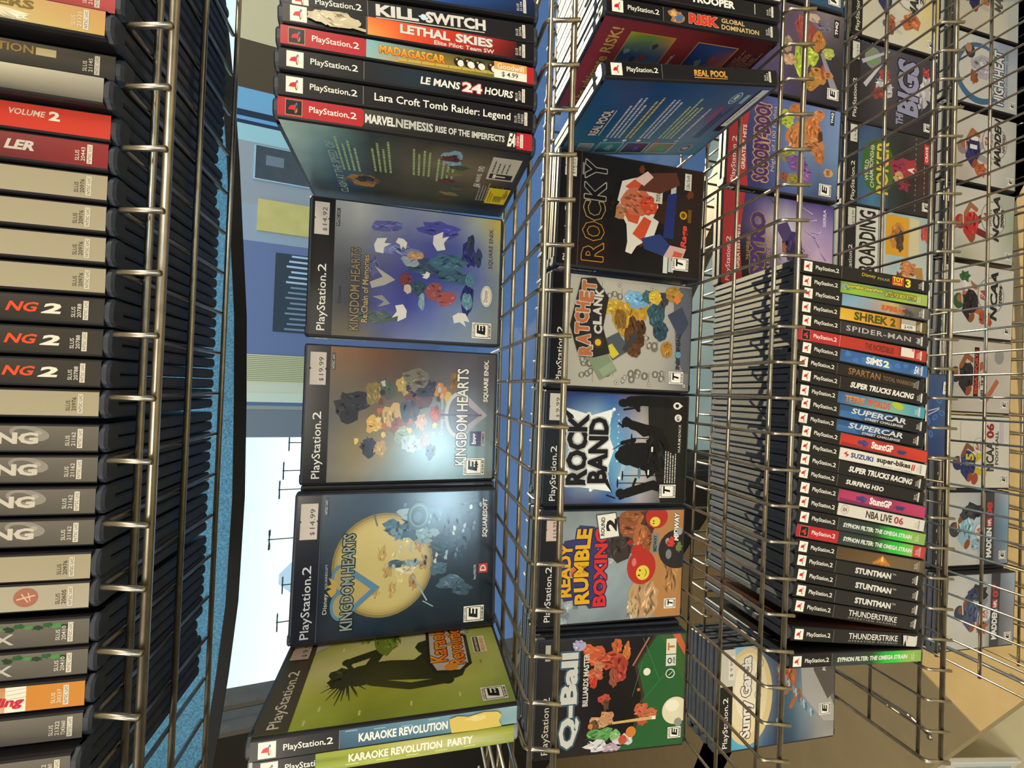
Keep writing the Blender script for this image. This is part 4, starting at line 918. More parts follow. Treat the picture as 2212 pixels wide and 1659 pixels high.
for i, (x, y, yw, key, f, pt, lab) in enumerate(F3):
    r = case(2, x, y, lab, key, None, f, None, g3f, facing=True, yaw=yw, pitch=pt)
    if i < 4: sticker(r, 'front', (100, 101, 97, 97)[i], (5, 4.5, 3, 5.5)[i], (22, 21, 31, 26)[i], 14, price(('16.71', '10.99', '9.99', '14.99')[i], (22, 21, 31, 26)[i], 14, '#d4cdc0' if i < 3 else '#d8bfb4'))
    for j in range((2, 2, 2, 2, 3)[i]):
        case(2, x + (2, -3, 3, -2, 4)[i] * (j + 1), y + 17.2 * (j + 1), 'game case standing directly behind the ' + ('boxer in the striped robe', 'grey gadget-title cover', 'silhouetted musicians cover', 'smiley boxing glove cover', 'green pool table cover')[i], 'plain', None, None, None, 'spare copies behind the %s cover' % ('robe', 'gadget', 'concert', 'glove', 'pool table')[i], facing=True, yaw=yw * .5, pitch=pt)

# ================================================================ fourth shelf: the long leaning row of spines
def fld(*rows): return lambda a: a.field(56.5, 0, 126.5, 13, list(rows))
def s_toy(a): a.text('Disney', 84, 3, 20, 5, '#c8a83c', .01, shear=.1); a.text('PIXAR', 107, 5, 18, 3, '#a89868', .01); a.rect(128, 2, 18, 9, '#b83028'); a.text('TOY', 129, 1, 16, 6, '#e0cc34', .06); a.text('STORY', 130, 8, 14, 2.6, '#e0cc34', .04); a.text('3', 148, 1.4, 8, 10, '#e0cc34', .06)
def s_sponge(a):
    fld('#6c8c3c #84a83c #7c9c5c #6c8c68 #7c9c3c #94b050 #9cb058', '#84b034 #94bc3c #8cb044 #84a848 #94bc3c #a0b850 #9cb05c')(a)
    a.blot(66, 5, 7, 4, '#7c9ca0', 4); a.blot(158, 8, 7, 3.4, '#6c9098', 6)
    a.text('SpongeBob SquarePants', 64, 2, 52, 5.2, '#d0c048', .04, out='#4c5c24', ow=.14); a.text('BATTLE FOR BIKINI BOTTOM', 120, 3.4, 46, 5.6, '#c8b840', .04, out='#3c5430', ow=.14)
def s_slam(a): fld('#6c98b8 #7ca0bc #8c9cac #b09c84 #b8a080 #7c7068 #68645e #605c58', '#7ca8c4 #88a4b4 #8c94a0 #a49488 #a89880 #5c5854 #5c5a56 #5c5854')(a); a.text('SUPERSLAM', 112, 4.4, 34, 6, '#c85830', .05, out='#e0b070', ow=.1); a.text('SHREK', 120, 1, 18, 3, '#b8a848', .03); a.blot(152, 9, 8, 4, '#4c4844', 5)
def s_shrek(a): fld('#d8a838 #d8a030 #d89830 #c88830 #6c5a2c #5c4e28', '#dcb040 #dca438 #dc9c38 #cc8c34 #74602c #5c4e28')(a); a.text('SHREK 2', 76, 1.8, 60, 9.4, '#4c4a1c', .03, out='#a8983c', ow=.05)
def s_spider(a): a.text('SPIDER-MAN 3', 64, 3.4, 108, 6.0, '#b4b0ae', .02, sp=1.15)
def s_incred(a): a.rect(56.5, 0, 126.5, 13, '#b43428'); a.rect(56, 0, .5, 13, '#d8a090'); a.text('THE INCREDIBLES', 92, 3.2, 42, 7, '#3c2420', .02)
def s_sims(a):
    fld('#2c5894 #34609c #3464a4 #30609c #2c5894 #3464a0', '#34609c #3c68a8 #3c6cac #3868a8 #34609c #3868a8')(a)
    for q in range(9): a.blot(66 + q * 12, 4 + (q * 5) % 7, 4, 3, '#4474b0', q)
    a.text('SiMS', 92, 2.6, 24, 8, '#ece8e0', .05); a.text('2', 117, 3, 9, 7.6, '#d8ecdc', .05, out='#3c9c68', ow=.1); a.poly([(101, 2), (103, -.2), (105, 2), (103, 3.4)], '#5cb84c'); a.text('EA', 163, 2, 7, 9, '#d8dce4', .05, shear=.2)
def s_spartan(a): a.text('SPARTAN', 72, 2.6, 46, 7.6, '#a8784c', .015, c2='#8c5c34'); a.text('TOTAL WARRIOR', 122, 4, 46, 5, '#8c6844', .01)
def s_truck(a): a.text('SUPER TRUCKS RACING', 70, 3.2, 92, 6.6, '#e4dfd6', .05, shear=.25)
def s_tetris(a): fld('#3c5484 #44649c #4c7c9c #58949c #6ca89c #5c9cac #4c94ac', '#3c6494 #4c84a0 #60a0a0 #74b0a0 #80ac98 #5ca0b0 #4890a8')(a); a.text('TETRIS', 66, 2.6, 28, 8, '#d88c34', .06, c2='#c85c28'); a.text('WORLDS', 97, 2.6, 34, 8, '#d05438', .05); a.ell(142, 4, 9, 4, '#b0b838', 10)
def s_super(a): a.poly([(57, 0), (140, 0), (150, 5), (90, 13), (57, 13)], '#2c5484'); a.poly([(57, 6), (78, 6), (90, 13), (57, 13)], '#3c6ca4'); a.rect(150, 0, 33, 13, '#1d1c1f'); a.poly([(100, 13), (140, 0), (183, 0), (183, 13)], '#1d1c1f'); a.text('SUPERCAR', 72, 1.2, 80, 6.4, '#c8ccd4', .03, shear=.3); a.text('STREET CHALLENGE', 92, 9.2, 56, 2.8, '#c8ccd4', .03, shear=.2)
def s_stunt(c0, c1, c2):
    def g(a): fld(f'{c0} {c1} {c2} {c1} {c1}', f'{c1} {c1} {c0} {c0} {c1}')(a); a.poly([(58, 9), (96, 10), (150, 13), (58, 13)], c2); a.blot(90, 6, 8, 3.6, '#4c3c7c', 4); a.text('StuntGP', 100, 2, 32, 8, '#ece4dc', .05); a.blot(144, 7.4, 8, 3, '#383868', 7)
    return g
def s_suzuki(a): a.rect(56.5, 0, 127, 13, '#dcd6cc'); a.poly([(62, 6), (67, 2.6), (66, 5.6), (70, 6.4), (65, 10), (66, 7.2)], '#c82c2c'); a.text('SUZUKI', 72, 3.4, 32, 5.6, '#2c4484', .04); a.text('super-bikes', 109, 1.8, 50, 8, '#24211f', .04); a.text('II', 160, 2.6, 5, 7, '#c84438', .05, shear=.15); a.text('RACING CHALLENGE', 116, 10.6, 46, 1.5, '#5c5852', .01, sp=1.3)
def s_surf(a): a.text('SURFING H3O', 68, 3.6, 54, 5.4, '#e4dfd6', .04, shear=.15)
def s_nba(a): a.rect(56.5, 0, 127, 13, '#d6cfc4'); a.ell(66, 6, 5.6, 5.4, '#a8a098'); a.ell(66, 6, 4.8, 4.6, '#d2cbc0'); a.text('EA', 63, 4, 6, 4, '#8c5c50', .04, shear=.2); a.text('NBA LIVE', 96, 2.2, 38, 8.2, '#38332f', .03); a.text('06', 137, 2.2, 14, 8.2, '#a8383c', .03)
def s_syphon(a, gh=False):
    fld('#2c3030 #2c3434 #2c3834 #24402c #28a038 #34c03c #84b050 #84ac54', '#343838 #344040 #303c38 #24502c #30b43c #3cc444 #8cb85c #84ac54')(a); a.text('SYPHON FILTER: THE OMEGA STRAIN', 63, 4.2, 99, 5, '#dcdcd2', .045, shear=.15)
    if gh: a.rect(164, 0, 19, 13, '#b4403c')
def s_sphinx(a): fld('#54402c #5c462c #644c30 #6c5438 #6c5840 #645440', '#5c4630 #644c30 #6c5434 #745c3c #6c5a44 #5c503c')(a); a.poly([(108, 10), (120, 1.4), (132, 10)], '#b86c2c'); a.poly([(113, 9), (120, 4), (127, 9)], '#d88c34'); a.poly([(118, 6), (120, 2), (122, 6), (120, 9)], '#f0c878'); a.text('SPHINX', 107, 9.4, 26, 2.8, '#c88438', .04)
def s_stman(a): a.text('STUNTMAN', 84, 3.6, 52, 6.6, '#dcd8d0', .05); a.text('TM', 137.5, 3.4, 5, 2, '#dcd8d0')
def s_thun(a): a.text('THUNDERSTRIKE', 77, 2.0, 70, 6.4, '#e0dcd4', .015); a.text('OPERATION PHOENIX', 77, 9.6, 70, 1.8, '#a8a49c', .01, sp=1.5)
def f_thun():
    a = Art(); a.field(0, 0, 130, 183, ['#2c2024 #342428 #382c2c', '#3c2420 #54342c #5c4434', '#6c3c2c #4c4434 #7c4c34', '#4c4c3c #5c5444 #8c4834']); a.text('THUNDERSTRIKE', 20, 30, 90, 12, '#8c6c5c', .02); return a
SL = lambda n: ('SLUS', n)
ROW4 = [
    (-319.4, 1.8, 'toy', (s_toy, 'k', '#1b1b1d', SL('21843')), 'black game case with tiny yellow-red logo, right end of the long row, fourth shelf'),
    (-335.4, 1.8, 'sponge', (s_sponge, 'k', '#7c9c3c', SL('20680'), None, '#b0b858'), 'lime green game case in the long fourth-shelf row'),
    (-352.6, 2.9, 'slam', (s_slam, 'k', '#8c9cac', SL('21197')), 'sky blue to grey game case between the lime and the orange ones'),
    (-368.6, 3.3, 'shrek', (s_shrek, 'k', '#d8a030', SL('20826')), 'orange game case with a white and grey price sticker, fourth shelf'),
    (-385.2, 3.8, 'spider', (s_spider, 'k', '#2f2c31', SL('21552')), 'charcoal game case with wide silver lettering, below the orange one'),
    (-402.2, 4.3, 'incred', (s_incred, 'r', '#b43428', SL('20905GH')), 'all red game case with dark lettering and white sticker, fourth shelf'),
    (-420.6, 5.6, 'sims', (s_sims, 'k', '#3464a4', SL('21355')), 'bright blue game case beside the all red one, fourth shelf'),
    (-437.0, 6.2, 'spartan', (s_spartan, 'k', '#221f1e', SL('21212'), None, '#8c857a'), 'black game case with bronze lettering beside the bright blue one'),
    (-452.0, 5.9, 'truck', (s_truck, 'k', '#1d1c1e', SL('20535')), 'black game case with slanted white racing title, between bronze lettering and teal'),
    (-468.6, 6.2, 'tetris', (s_tetris, 'k', '#4c84a0', SL('20345')), 'teal game case with orange lettering, fourth shelf row'),
    (-485.4, 7.1, 'super', (s_super, 'k', '#1d1c1f', SL('20012')), 'black and blue game case with silver title, touching the teal one'),
    (-502.2, 7.4, 'super', (s_super, 'k', '#1d1c1f', SL('20012')), 'black and blue game case with silver title, touching the red one'),
    (-519.6, 8.4, 'stuntr', (s_stunt('#b83028', '#c83c2c', '#9c2c2c'), 'k', '#c03028', None), 'red game case with violet stunt logo, fourth shelf row'),
    (-535.4, 8.4, 'suzuki', (s_suzuki, 'k', '#dcd6cc', SL('21503'), None, '#b8b0a4', '#a8a094'), 'white game case with blue and black lettering and a red mark, fourth shelf'),
    (-551.9, 9.1, 'truck', (s_truck, 'k', '#1d1c1e', SL('20535')), 'black game case with slanted white racing title, just below the white motorcycle one'),
    (-567.8, 9.5, 'surf', (s_surf, 'k', '#1d1c1e', SL('20170')), 'black game case with short white title, above the magenta one'),
    (-583.9, 9.6, 'stuntm', (s_stunt('#a83058', '#b83c64', '#7c2c54'), 'k', '#a83058', None), 'magenta game case with violet stunt logo, fourth shelf row'),
    (-599.6, 9.8, 'nba', (s_nba, 'k', '#d6cfc4', SL('21236'), None, '#b8b0a4', '#a8a094'), 'off-white game case with black lettering and a dark red number, fourth shelf'),
    (-614.9, 9.5, 'syph', (s_syphon, 'k', '#2c3430', SL('20654'), None, '#a8b868'), 'grey to green game case just below the off-white one, black banner'),
    (-630.2, 9.6, 'syphr', (lambda a: s_syphon(a, True), 'r', '#2c3430', SL('20654GH'), None, '#d8a89c'), 'grey to green game case with a red banner, fourth shelf row'),
    (-646.6, 9.6, 'sphinx', (s_sphinx, 'k', '#64503a', SL('20660'), None, '#8c8068'), 'brown game case with a small orange pyramid mark, fourth shelf row'),
    (-663.6, 10.2, 'stman', (s_stman, 'k', '#262527', SL('20250')), 'black game case with white bold title beside the brown one, first of the identical three'),
    (-680.6, 10.8, 'stman', (s_stman, 'k', '#262527', SL('20250')), 'black game case with white bold title, middle of the identical three'),
    (-697.2, 10.7, 'stman', (s_stman, 'k', '#262527', SL('20250')), 'black game case with white bold title, leftmost of the identical three'),
    (-713.6, 10.5, 'thun', (s_thun, 'k', '#232124', SL('20190')), 'black game case with condensed white title and no sticker on its spine'),
    (-731.0, 6.8, 'thun', (s_thun, 'k', '#232124', SL('20190')), 'black game case with condensed white title and torn white sticker'),
    (-747.0, 2.6, 'syph', (s_syphon, 'k', '#2c3430', SL('20654'), None, '#a8b868'), 'grey to green game case standing at the left end of the fourth-shelf row'),
]
for i, (x, ln, key, sa, lab) in enumerate(ROW4):
    r = case(3, x, (5, 6, 4, 6, 5, 5.6, 4.4, 8, 4, 6, 4, 7, 2.6, 3.2, 3.8, 5, 3.2, 3.8, 2.6, 2.4, 3, 4.6, 4.2, 4.4, 5.6, 3.8, 4)[i], lab, key + '4', lambda sa=sa: spine(*sa), f_thun if key == 'thun' else None, None, 'game cases leaning in the long row on the fourth shelf', lean=ln)
    if key == 'shrek': sticker(r, 'spine', 143, .4, 22, 12, lambda a: (a.rect(0, 0, 22, 6, '#a8a094'), a.rect(0, 6, 22, 6, '#d8d2c6'), a.text('$ 4.99', 5, 7, 12, 4, '#2c2826', .02)), 'price_sticker', 'grey and white price sticker')
    if key == 'incred': sticker(r, 'spine', 143, .6, 20, 10.4, lambda a: (a.rect(0, 0, 20, 10.4, '#dcd4c8'), a.rect(16, 0, 3, 3, '#b87c7c')), 'price_sticker', 'white price sticker')
    if i == 25: sticker(r, 'spine', 153, .4, 20, 12, lambda a: (a.poly([(0, 0), (19, 1), (20, 12), (6, 12), (4, 5), (2, 12)], '#d0ccc0'), a.poly([(5, 1), (8, 1), (6, 8)], '#8c8880')), 'torn_sticker', 'torn white sticker')

# ---------------------------------------------------------------- fourth shelf: fronts
def redhead(a, h=30):
    a.rect(0, 0, 130, 21, '#b0363a'); a.poly([(0, 21), (0, 34), (16, 32), (65, 27), (114, 32), (130, 34), (130, 21)], '#b0363a')
    a.text('PlayStation', 4, 6, 50, 9, '#ece4dc', .005); a.text('2', 58, 6, 8, 7, '#ece4dc'); a.text('GREATEST HITS', 22, 22, 62, 6, '#ecdcc8', .03)
def f_scooby():
    a = Art(); a.field(0, 20, 130, 163, ['#34345c #3c3c64 #44446c', '#38386c #40447c #4c5084', '#44548c #5c6c98 #54649c', '#4c6090 #6c80a4 #586c9c', '#3c4c70 #64789c #6478a8', '#44587c #6c84a8 #7088b8'], jit=.06)
    a.text('SCOOBY-DOO!', 10, 40, 108, 26, '#4c2c5c', .06, out='#e0b490', ow=.08); a.text('Night of 100 Frights', 26, 69, 92, 8, '#b8b0bc', .01, out='#3c345c', ow=.1)
    for q, (x, y, rx, ry, c) in enumerate(((82, 110, 20, 18, '#b87444'), (100, 136, 18, 14, '#b46c3c'), (74, 140, 12, 18, '#b8784c'), (54, 98, 12, 12, '#7c7c3c'), (44, 112, 13, 18, '#6c4c84'), (30, 126, 12, 14, '#7c5490'), (104, 92, 12, 13, '#a4b03c'), (118, 108, 9, 12, '#b06c3c'), (20, 106, 9, 10, '#8c7c3c'), (22, 92, 7, 7, '#8c4c3c'), (96, 118, 8, 8, '#c08450'), (118, 146, 8, 10, '#b87848'), (60, 150, 12, 8, '#a8643c'), (88, 150, 8, 4, '#4c3428'))):
        a.blot(x, y, rx, ry, c, q + 600, 16, .22)
    a.poly([(32, 162), (38, 158), (44, 162), (43, 172), (38, 176), (33, 172)], '#c89058'); a.text('WB', 34, 163, 8, 7, '#5c4430', .04); a.rect(108, 166, 20, 7, '#24222c'); a.text('THQ', 110, 167.2, 16, 4.6, '#e8e4dc', .05, shear=.2)
    redhead(a); esrb(a, 'E', 4, 152, 17, 21); return a
def f_purple():
    a = Art(); a.field(0, 0, 130, 183, ['#28243c #2c2840 #302c44', '#3c3854 #44405c #4c4664', '#4c4464 #54486c #5c5070', '#443c5c #54445c #5c4c60', '#3c344c #4c3c4c #6c5c64', '#2c2836 #34303c #7c7078', '#24242c #2c2c30 #5c5058'], jit=.07)
    for q, (x, y, rx, ry, c) in enumerate(((52, 112, 24, 14, '#9cac3c'), (62, 126, 14, 14, '#a4b440'), (92, 122, 18, 16, '#8c403c'), (104, 112, 14, 12, '#9c4844'), (86, 140, 16, 11, '#b0743c'), (36, 140, 14, 15, '#b07c3c'), (24, 128, 11, 12, '#a87838'), (50, 92, 8, 12, '#c09878'), (72, 88, 12, 8, '#a08870'), (110, 146, 10, 14, '#6c6478'), (72, 158, 8, 10, '#a8b058'), (44, 152, 10, 6, '#8c4c38'), (118, 130, 7, 10, '#b8a090'))):
        a.blot(x, y, rx, ry, c, q + 640, 16, .22)
    a.line(20, 170, 70, 146, 12, '#8c8490', 5); a.poly([(34, 154), (40, 150), (46, 154), (45, 164), (40, 168), (35, 164)], '#b87c4c'); a.text('WB', 36, 155, 8, 7, '#5c4430', .04)
    a.rect(98, 166, 26, 9, '#1c1a20'); a.text('THQ', 101, 167.6, 20, 5.6, '#e8e4dc', .05, shear=.2); header(a, '#201e26'); esrb(a, 'E', 6, 158, 16, 20); return a
def f_spyro():
    a = Art(); a.field(0, 20, 130, 163, ['#18161c #1c1a20 #28243c #2c2a54', '#1a181c #242030 #5c4c7c #44407c', '#1c1820 #4c4064 #b8a8bc #4c4478', '#4c3858 #a898b0 #d8d0d8 #6c5c94', '#7c6490 #a080a8 #c0a8c0 #3c3470', '#9c7ca4 #c8acc4 #a890bc #4c3c80', '#8c7098 #c0a0c0 #9884b4 #40387c'], jit=.08)
    for q in range(26):
        r = random.Random(q); x, y = r.uniform(2, 126), r.uniform(80, 178); a.line(x, y, x + r.uniform(-16, 16), y - r.uniform(6, 22), r.uniform(.5, 2), ('#dcc8dc', '#6c58a0', '#a880b0', '#3c3068')[q % 4], .3)
    a.blot(64, 112, 20, 16, '#3c3060', 5, 18, .2); a.blot(54, 120, 14, 12, '#2c2448', 7, 18, .2); a.poly([(66, 100), (90, 84), (98, 104), (84, 112)], '#4c3c6c'); a.blot(60, 100, 8, 4, '#a05c34', 9)
    a.text('THE LEGEND OF', 36, 38, 34, 4.4, '#c8a458', .01); a.text('SPYRO', 14, 44, 92, 24, '#4c3478', .05, out='#d8a048', ow=.07); a.text('A NEW BEGINNING', 26, 71, 76, 6, '#c0a068', .01)
    a.text('SIERRA', 98, 165, 26, 5, '#d8d4dc', .02); redhead(a); return a
def f_sunny():
    a = Art(); a.field(0, 0, 130, 183, ['#4ca0c4 #5caccc #6cb0d0', '#4ca0c8 #70b4d0 #88b8d4', '#58a0c4 #c8ccc4 #b0b8bc', '#3c5c80 #8c8c98 #3c5474', '#24344c #304864 #2c4060', '#2c4460 #4c6c84 #344c68', '#5c6c7c #8c9ca4 #6c7880', '#8c8c8c #a09c98 #706c68', '#9c9894 #5c5854 #4c4844'], jit=.04)
    a.ell(66, 44, 62, 38, '#d8c08c', 0, 36); a.ell(70, 44, 52, 30, '#e0d0a8', 0, 36); a.ell(76, 44, 40, 20, '#e8dcc0', 0, 36)
    a.text('Sunny Garcia', 13, 33, 104, 20, '#e4e0d8', .05, out='#6c3c1c', ow=.07); a.text('Surfing', 62, 55, 50, 11, '#e4e0d8', .05, out='#6c3c1c', ow=.08)
    a.blot(84, 104, 18, 14, '#a8603c', 5, 16, .25); a.blot(96, 96, 9, 8, '#8c4c34', 6); a.limb([(78, 112), (60, 120), (46, 112)], 6, '#a8603c'); a.limb([(66, 124), (48, 130)], 5, '#a05838')
    for q in range(30): a.blot(30 + (q * 37) % 70, 90 + (q * 29) % 62, 3.4, 1.6, ('#7c98ac', '#a8bcc8', '#4c6c88')[q % 3], q + 800, 8)
    a.poly([(22, 166), (60, 130), (124, 124), (128, 150), (70, 168), (40, 183), (20, 183)], '#a8a4a0'); a.poly([(50, 172), (90, 148), (128, 142), (128, 178), (60, 183)], '#5c5450')
    a.text('KAOS', 88, 162, 30, 6, '#d8d4d0', .02, shear=.2); header(a, '#1c1b1d'); esrb(a, 'E', 30, 158, 15, 19); return a
def f_blue4():
    a = Art(); a.field(0, 20, 130, 163, ['#2c4c6c #345c80', '#2c5474 #3c6c90', '#24405c #305c7c']); header(a); esrb(a, 'M', 6, 156, 17, 22); return a
g4f = 'game cases standing face out at the back of the fourth shelf'
case(3, 112, 122.5, 'blue game cover at the top edge of the picture, fourth shelf', 'blue4', None, f_blue4, None, g4f, facing=True, yaw=1)
case(3, -28.5, 122, 'dark purple game cover with lime green patches, fourth shelf', 'purple', None, f_purple, None, g4f, facing=True, yaw=-.7, pitch=1)
case(3, -167.5, 125.5, 'red-bannered blue game cover with orange patches, fourth shelf', 'scooby', None, f_scooby, None, g4f, facing=True, yaw=-1.4, pitch=.8)
case(3, -305.0, 128, 'red-bannered purple lightning game cover right of the long row', 'spyro', None, f_spyro, None, g4f, facing=True, yaw=.4, pitch=1)
r = case(3, -916.5, 107, 'surfing game cover with a pale sun disc, left end of the fourth shelf', 'sunny', None, f_sunny, None, g4f, facing=True, yaw=.5)
sticker(r, 'front', 82, 1, 47, 22, lambda a: (a.rect(0, 0, 47, 22, '#c8c2b4'), a.rect(8, 12, 30, 9, '#dcd6c8'), a.text('$ 9.99', 12, 14, 22, 5, '#4c4642')))
for j in range(3): case(3, -918 - j, 107 + 17 * (j + 1), 'game case standing behind the surfing cover', 'plain', None, None, None, 'spare copies behind the surfing cover', facing=True)

# ================================================================ fifth and sixth shelves: fronts seen through the wires
def bgw(a, *rows): a.field(0, 20, 130, 163, list(rows) or ['#c4beb0 #c8c2b4', '#bcb6a8 #c4beb0', '#b4aea2 #bcb6aa'], jit=.03)
def badge(a, x, y, r, t, ty=None, sub=None, c='#2c2a2a'):
    a.ell(x, y, r, r, '#8c8880', 0, 26); a.ell(x, y, r * .93, r * .93, '#c8c4bc', 0, 26)
    a.text('EA', x - r * .32, y - r * .78, r * .6, r * .42, '#a83c3c', .05, shear=.25); a.text('SPORTS', x - r * .5, y - r * .3, r, r * .16, '#5c4844', .03)
    a.text(t, x - r * 1.35, y - r * .05, r * 2.7, r * .55, c, .08, shear=.25, out='#e4e0d8', ow=.06)
    if sub: a.text(sub, x - r * .5, y + r * .6, r * 1.1, r * .24, c, .04, shear=.2)
def player(a, x, y, s, hel, top, pants, skin='#9c6444', seed=1):
    a.limb([(x - .3 * s, y + .7 * s), (x - .5 * s, y + 1.5 * s)], .34 * s, pants); a.limb([(x + .1 * s, y + .7 * s), (x + .5 * s, y + 1.3 * s)], .34 * s, pants)
    a.blot(x, y + .35 * s, .6 * s, .55 * s, top, seed, 16, .15); a.limb([(x + .4 * s, y), (x + .9 * s, y + .3 * s), (x + .7 * s, y + .7 * s)], .24 * s, skin); a.limb([(x - .4 * s, y), (x - .8 * s, y + .4 * s)], .26 * s, top)
    a.ell(x, y - .32 * s, .36 * s, .34 * s, hel, 0, 18); a.ell(x + .12 * s, y - .24 * s, .18 * s, .2 * s, skin, 0, 12); a.line(x - .1 * s, y - .1 * s, x + .4 * s, y - .16 * s, .06 * s, '#c8c4bc')
    a.ell(x - .7 * s, y + .5 * s, .26 * s, .16 * s, '#8c4c30', 30, 14)
def f_yellow():
    a = Art(); bgw(a, '#d0c8b4 #c8c0a8 #c8a050', '#c8c2b4 #bcb6aa #b0a898', '#c8c4b4 #c4beae #bcb49c', '#c8c0a8 #c8bc90 #c4b078', '#c4bcac #c8ac54 #b8a878')
    player(a, 76, 56, 30, '#34304c', '#2c2c5c', '#c8c0b0', seed=4); player(a, 30, 74, 18, '#5c5060', '#8c4c3c', '#b8b0a4', seed=6); badge(a, 96, 120, 34, 'MADDEN', sub='2001'); a.blot(44, 120, 14, 18, '#b06440', 5); header(a); esrb(a, 'E', 8, 158, 14, 18); return a
def f_bigs():
    a = Art(); a.field(0, 0, 130, 183, ['#201e24 #24222a #2c2a34', '#2c2a34 #34323c #3c3c48', '#34323c #4c4450 #54505c', '#2c2a32 #3c3844 #44424e', '#24222a #34323c #3c3a44', '#201e26 #2c2a32 #34323a'], jit=.06)
    a.ell(108, 46, 18, 17, '#7c8478', 0, 24); a.ell(106, 44, 8, 8, '#5c9c4c'); a.line(60, 30, 104, 66, 8, '#c0bcc4', 3); a.line(98, 24, 126, 80, 7, '#b4b0b8', 3)
    a.blot(64, 70, 16, 20, '#b8b4b8', 4, 16, .2); a.blot(52, 58, 10, 12, '#8c3c34', 5); a.blot(84, 72, 10, 12, '#9c4440', 6); a.blot(60, 140, 26, 24, '#b0acb4', 7); a.blot(80, 160, 18, 14, '#c0bcc4', 8)
    a.text('THE', 8, 96, 22, 15, '#8c8ca4', .08); a.text('BIGS', 26, 98, 92, 46, '#8c8ca8', .1, out='#2c2a38', ow=.06, shear=.08); a.text('2K', 98, 152, 18, 14, '#c03c38', .05); a.rect(60, 158, 34, 9, '#a8a4a4'); header(a, '#222025'); esrb(a, 'E', 6, 156, 14, 18); return a
def f_poker():
    a = Art(); a.field(0, 20, 130, 163, ['#3c5c80 #44688c #34486c', '#4c7ca0 #3c5c74 #3c5478', '#2c3c44 #2c3430 #2c3438', '#24262c #24282a #28282c', '#34282c #3c2c2c #3c3434', '#2c2024 #382428 #30282c'], jit=.1)
    a.ell(66, 62, 46, 34, '#3c6430', 0, 30); a.text('WORLD', 40, 36, 34, 8, '#d8d4c4', .01, arc=2); a.text('CHAMPIONSHIP', 30, 47, 72, 8, '#d8d4c4', .01, arc=3); a.text('POKER', 22, 58, 88, 26, '#d0b848', .03, out='#3c4c1c', ow=.05)
    a.blot(70, 112, 16, 24, '#8c3048', 6); a.blot(56, 104, 9, 9, '#c09468', 5); a.blot(44, 116, 10, 14, '#7c2c40', 9); a.poly([(58, 120), (84, 116), (90, 140), (64, 146)], '#9c3438'); a.text('A', 66, 124, 10, 14, '#e0d4cc', .05)
    for q in range(60): a.rect(4 + (q * 37) % 122, 140 + (q * 19) % 38, 2.4, 1.4, ('#a8a4a0', '#8c3438', '#34386c', '#b8b090')[q % 4])
    a.rect(86, 158, 34, 13, '#b03434'); a.text('CRAVE', 90, 161, 26, 6, '#e4d8d0', .03); header(a, '#1c1c1e'); esrb(a, 'E', 6, 156, 14, 18); return a
def f_board():
    a = Art(); bgw(a, '#c4c0b8 #c8c4bc', '#c0bcb4 #c4c0b8', '#a8bcc0 #8ca8ac', '#bcc0b8 #a4b4b0', '#b0b8b0 #8c9c9c')
    a.rect(0, 22, 130, 44, '#d4d0c8'); a.text('WAKEBOARDING', -32, 27, 158, 34, '#1f1d1d', .03); a.rect(0, 66, 130, 1.2, '#3c3834'); a.rect(0, 69, 130, .8, '#5c5850'); a.text('UNLEASHED', 6, 71, 54, 5, '#4c4844', .02)
    a.rect(60, 82, 66, 48, '#d0982c'); a.blot(94, 104, 20, 14, '#b87c3c', 5); a.blot(84, 112, 16, 9, '#4c3c2c', 6); a.rect(60, 132, 66, 20, '#c8bc98'); a.blot(40, 130, 16, 20, '#b8784c', 7); a.blot(24, 112, 10, 10, '#7c4c34', 8); a.poly([(20, 150), (44, 144), (46, 160), (22, 164)], '#a87c3c'); a.blot(104, 164, 14, 9, '#b84c44', 9); header(a, '#232225'); return a
def f_bluec():
    a = Art(); a.field(0, 0, 130, 183, ['#2c4488 #2c4890 #34508c', '#2c4484 #30508c #2c4880', '#2c4480 #3c5c94 #2c4884', '#203468 #345488 #344c78', '#24386c #2c4878 #384c70', '#2c3c64 #3c5474 #44546c'], jit=.1)
    for q in range(14): a.ell(8 + (q * 41) % 116, 96 + (q * 31) % 80, 4, 6, '#5c78a8', q * 20, 12); a.ell(8 + (q * 41) % 116, 96 + (q * 31) % 80, 2.8, 4.6, '#30508c', q * 20, 12)
    a.line(70, 128, 78, 160, 1.6, '#b0b8c4'); a.line(62, 130, 76, 160, 1.6, '#b0b8c4'); a.ell(72, 124, 8, 11, '#7c90b0', 0, 18); a.ell(72, 124, 6, 9, '#34508c', 0, 18)
    return a
SP6 = [('high', '#c4c2ba #c8c6be', 'HIGH HEAT', 'BASEBALL', '#44688c', 'white game cover with a blue swoosh and ball player, sixth shelf'),
       ]
def f_t60():
    a = Art(); bgw(a, '#c8c0b0 #c4bca8', '#bcb4a8 #c8c0ac', '#c4beaa #c8c0a8', '#c8c2b0 #b8b4a8', '#b4b0a8 #a8a49c'); player(a, 60, 60, 28, '#5c5450', '#34345c', '#b8a89c', seed=8); a.blot(70, 96, 14, 18, '#b06848', 4); a.text('MADDEN', 46, 120, 80, 22, '#5c5652', .08, shear=.2); a.rect(0, 156, 130, 27, '#b4b4ac'); header(a, '#3c3c34'); return a
